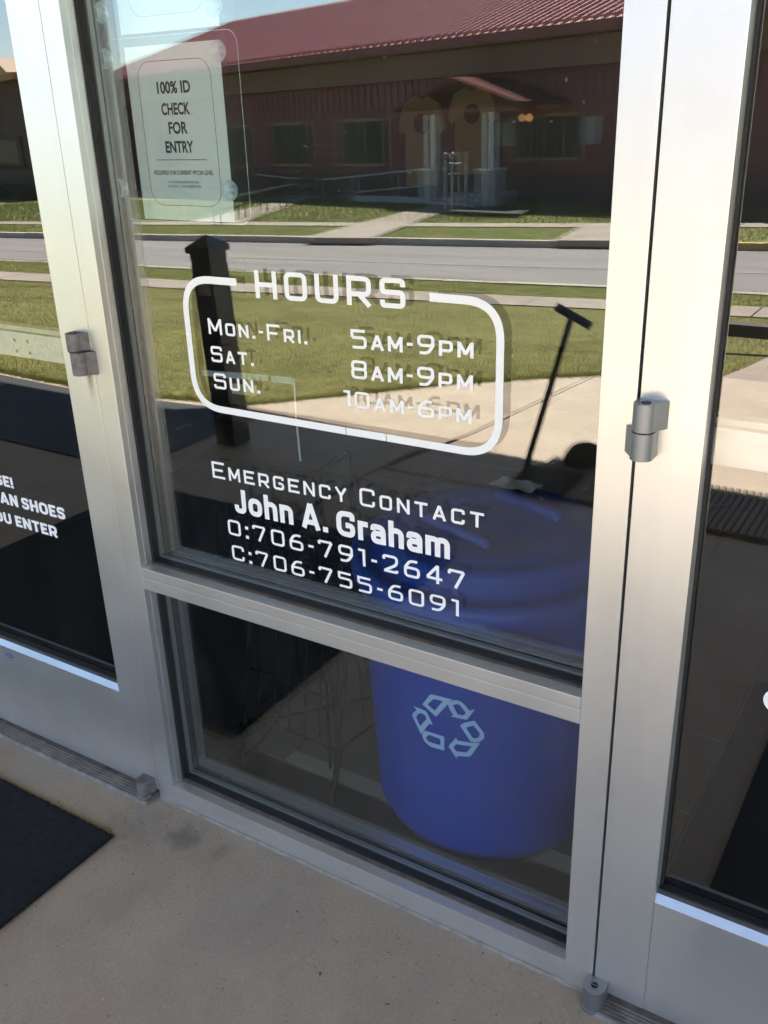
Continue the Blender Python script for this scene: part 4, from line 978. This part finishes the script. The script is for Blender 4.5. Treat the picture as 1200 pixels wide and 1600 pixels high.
# ================================================================== paper signs in acrylic holders on the inner face
PAP = mat('white_paper', (.90, .92, .93), .8, var=.02); INK = mat('black_ink', (.045, .045, .05), .7)
ACR2 = glass('clear_acrylic', 1.45, (.95, .97, .97))
def rope(name, pts, w_, y, m_, par):
    vs, fs = strip(pts, w_, True); return link(name, MB().add([(v[0], y, v[1]) for v in vs], fs).mesh(name), m_, par)
def cupmesh(x, z, y, par):
    o = thing
    MB_ = MB(); prof = [(.0165, .0), (.0155, .0018), (.010, .005), (.0055, .008), (.0055, .014), (.0, .0145)]
    vs = []; fs = []; n = 28
    for (r, d) in prof:
        for k in range(n): a = 2*math.pi*k/n; vs.append((x+r*math.cos(a), y+d, z+r*math.sin(a)))
    for i in range(len(prof)-1):
        for k in range(n): fs.append((i*n+k, i*n+(k+1) % n, (i+1)*n+(k+1) % n, (i+1)*n+k))
    MB_.add(vs, fs, True); c = MB_.build('suction_cup', CUP, par)
    return c
CUP = mat('cup_vinyl', (.62, .76, .86), .12, spec=1.0); CUP.node_tree.nodes['Principled BSDF'].inputs['Alpha'].default_value = .62
sg = thing('paper_sign', 'white paper sign reading 100% ID CHECK FOR ENTRY in a clear holder', 'sign')
sheet_ = bx('paper_sheet', PAP, (-1.3255, -1.1120, .0945, .0950, 1.2855, 1.5665), sg)
yk = .0942
font_line('lettering', '100% ID', -1.2590, -1.1830, 1.4925, .0185, yk, INK, sheet_, bold=.034)
font_line('lettering', 'CHECK', -1.2540, -1.1885, 1.4590, .0185, yk, INK, sheet_, bold=.034)
font_line('lettering', 'FOR', -1.2420, -1.1985, 1.4290, .0185, yk, INK, sheet_, bold=.034)
font_line('lettering', 'ENTRY', -1.2540, -1.1890, 1.3985, .0185, yk, INK, sheet_, bold=.034)
font_line('lettering', 'REQUIRED FOR CURRENT FPCON LEVEL', -1.2880, -1.1500, 1.3620, .0072, yk, INK, sheet_, bold=.015)
font_line('lettering', 'FOR MORE INFORMATION', -1.2560, -1.1850, 1.3475, .0046, yk, INK, sheet_)
font_line('lettering', 'CONTACT YOUR SUPERVISOR', -1.2590, -1.1810, 1.3405, .0046, yk, INK, sheet_)
link('rule_line', MB().add([(-1.2790, yk, 1.3858), (-1.1615, yk, 1.3858), (-1.1615, yk, 1.3868), (-1.2790, yk, 1.3868)], [(0, 1, 2, 3)]).mesh('rule_line'), INK, sheet_)
rope('sign_border', rrect(-1.3010, -1.1360, 1.3105, 1.5425, .028), .0009, yk, INK, sheet_)
mb = MB(); rr = rrect(-1.372, -1.073, 1.283, 1.580, .022)
mb.add([(a, .0925, b) for a, b in rr], [tuple(range(len(rr)))]); mb.build('acrylic_front', ACR2, sg)
rope('acrylic_edge', rr, .0012, .0922, mat('acrylic_edge', (.55, .62, .62), .3), sg)
for (x, z) in ((-1.0955, 1.5480), (-1.0955, 1.3395), (-1.3480, 1.5500), (-1.3500, 1.3400)): cupmesh(x, z, .0705, sg)
sg2 = thing('paper_sign', 'upper sign with bright paper whose lower edge shows at the top', 'sign')
s2_ = bx('paper_sheet', PAP, (-1.3285, -1.1080, .0945, .0950, 1.5860, 1.8700), sg2)
rope('sign_border', rrect(-1.3010, -1.1360, 1.6100, 1.8400, .028), .0012, yk, mat('faint_blue_ink', (.42, .5, .5), .7), s2_)
mb = MB(); rr = rrect(-1.360, -1.073, 1.5835, 1.8900, .022); mb.add([(a, .0925, b) for a, b in rr], [tuple(range(len(rr)))]); mb.build('acrylic_front', ACR2, sg2)
for (x, z) in ((-1.0955, 1.612), (-1.345, 1.620)): cupmesh(x, z, .0705, sg2)

# ================================================================== tan T-shirts on the back wall
TSH = mat('tan_cotton', (.66, .50, .31), .9, var=.06, vscale=12); PRT = mat('brown_print', (.16, .10, .07), .8)
def shirt(lab, u0, vtop, u1, vbot, y, cut=False):
    a = Vector(at3(u0, vtop, y)); b = Vector(at3(u1, vbot, y)); x0, x1 = min(a.x, b.x), max(a.x, b.x); z1, z0 = a.z, b.z
    W = x1-x0; H = z1-z0; cx_ = (x0+x1)/2
    out = [(-.25, 0), (-.08, -.015), (.10, .01), (.25, .0), (.26, .35), (.255, .64), (.30, .58), (.365, .64), (.34, .78), (.27, .93), (.11, 1.0), (.05, .97), (-.05, .97), (-.11, 1.0), (-.27, .93), (-.34, .78), (-.365, .64), (-.30, .58), (-.255, .64), (-.26, .35)]
    root = thing('t_shirt', lab, 't-shirt', group='t-shirts on display in the lobby')
    pts = [(cx_+px*W*1.38, y, z0+pz*H) for px, pz in out]
    me = fill2d([(p[0], p[2]) for p in pts])
    bm = bmesh.new(); bm.from_mesh(me); r = bmesh.ops.extrude_face_region(bm, geom=bm.faces[:]); 
    for g in r['geom']:
        if isinstance(g, bmesh.types.BMVert): g.co.z = .03
    bmesh.ops.recalc_face_normals(bm, faces=bm.faces); bm.to_mesh(me); bm.free()
    for v_ in me.vertices: v_.co = (v_.co.x, y+v_.co.z, v_.co.y)
    link('garment', me, TSH, root)
    n = 24; c = (cx_+.02*W, z0+.70*H); rr_ = .115*H
    MB().add([(c[0]+rr_*.95*math.cos(2*math.pi*i/n), y-.004, c[1]+rr_*math.sin(2*math.pi*i/n)) for i in range(n)], [tuple(range(n))]).build('round_print', PRT, root)
    return root
shirt('tan t-shirt with round print, the left of the two dim ones', 622, 152, 694, 290, 4.50)
shirt('tan t-shirt with round print, the right of the two dim ones', 700, 138, 772, 272, 4.50)

# ================================================================== grit and small litter on the concrete
mb = MB(); random.seed(11)
def crumb(x, y, r):
    vs = [(x+random.uniform(-1, 1)*r, y+random.uniform(-1, 1)*r, random.uniform(.0002, r)) for _ in range(5)]
    mb.add(vs, [(0, 1, 2), (0, 2, 3), (0, 3, 4), (1, 2, 4)])
def gp(u, v):
    a = ray(u, v); t = -EYE.z/a.z; p = EYE+a*t; return p.x, p.y
for (u, v, r) in ((262, 1291, .004), (236, 1295, .002), (195, 1284, .0025), (146, 1361, .004), (209, 1366, .003), (91, 1479, .0035), (376, 1386, .002), (478, 1338, .002), (500, 1524, .005), (608, 1489, .002), (606, 1570, .003), (618, 1462, .002), (753, 1491, .004), (684, 1567, .003), (685, 1494, .002), (755, 1540, .002)):
    crumb(*gp(u, v), r)
for i in range(700):
    x = random.uniform(-2.0, -.2); y = -abs(random.gauss(0, .22))-.008; crumb(x, y, random.uniform(.0006, .0022))
mb.build('grit', mat('grit_brown', (.05, .04, .035), .9), kind='stuff')
mb = MB()
for (u, v, r) in ((147, 1217, .004), (230, 1375, .0018), (160, 1561, .0025), (640, 1560, .0015)): crumb(*gp(u, v), r)
for i in range(60): crumb(random.uniform(-1.9, -.3), -random.uniform(.01, .8), random.uniform(.0006, .0014))
mb.build('pale_grit', mat('grit_pale', (.6, .56, .5), .9), kind='stuff')
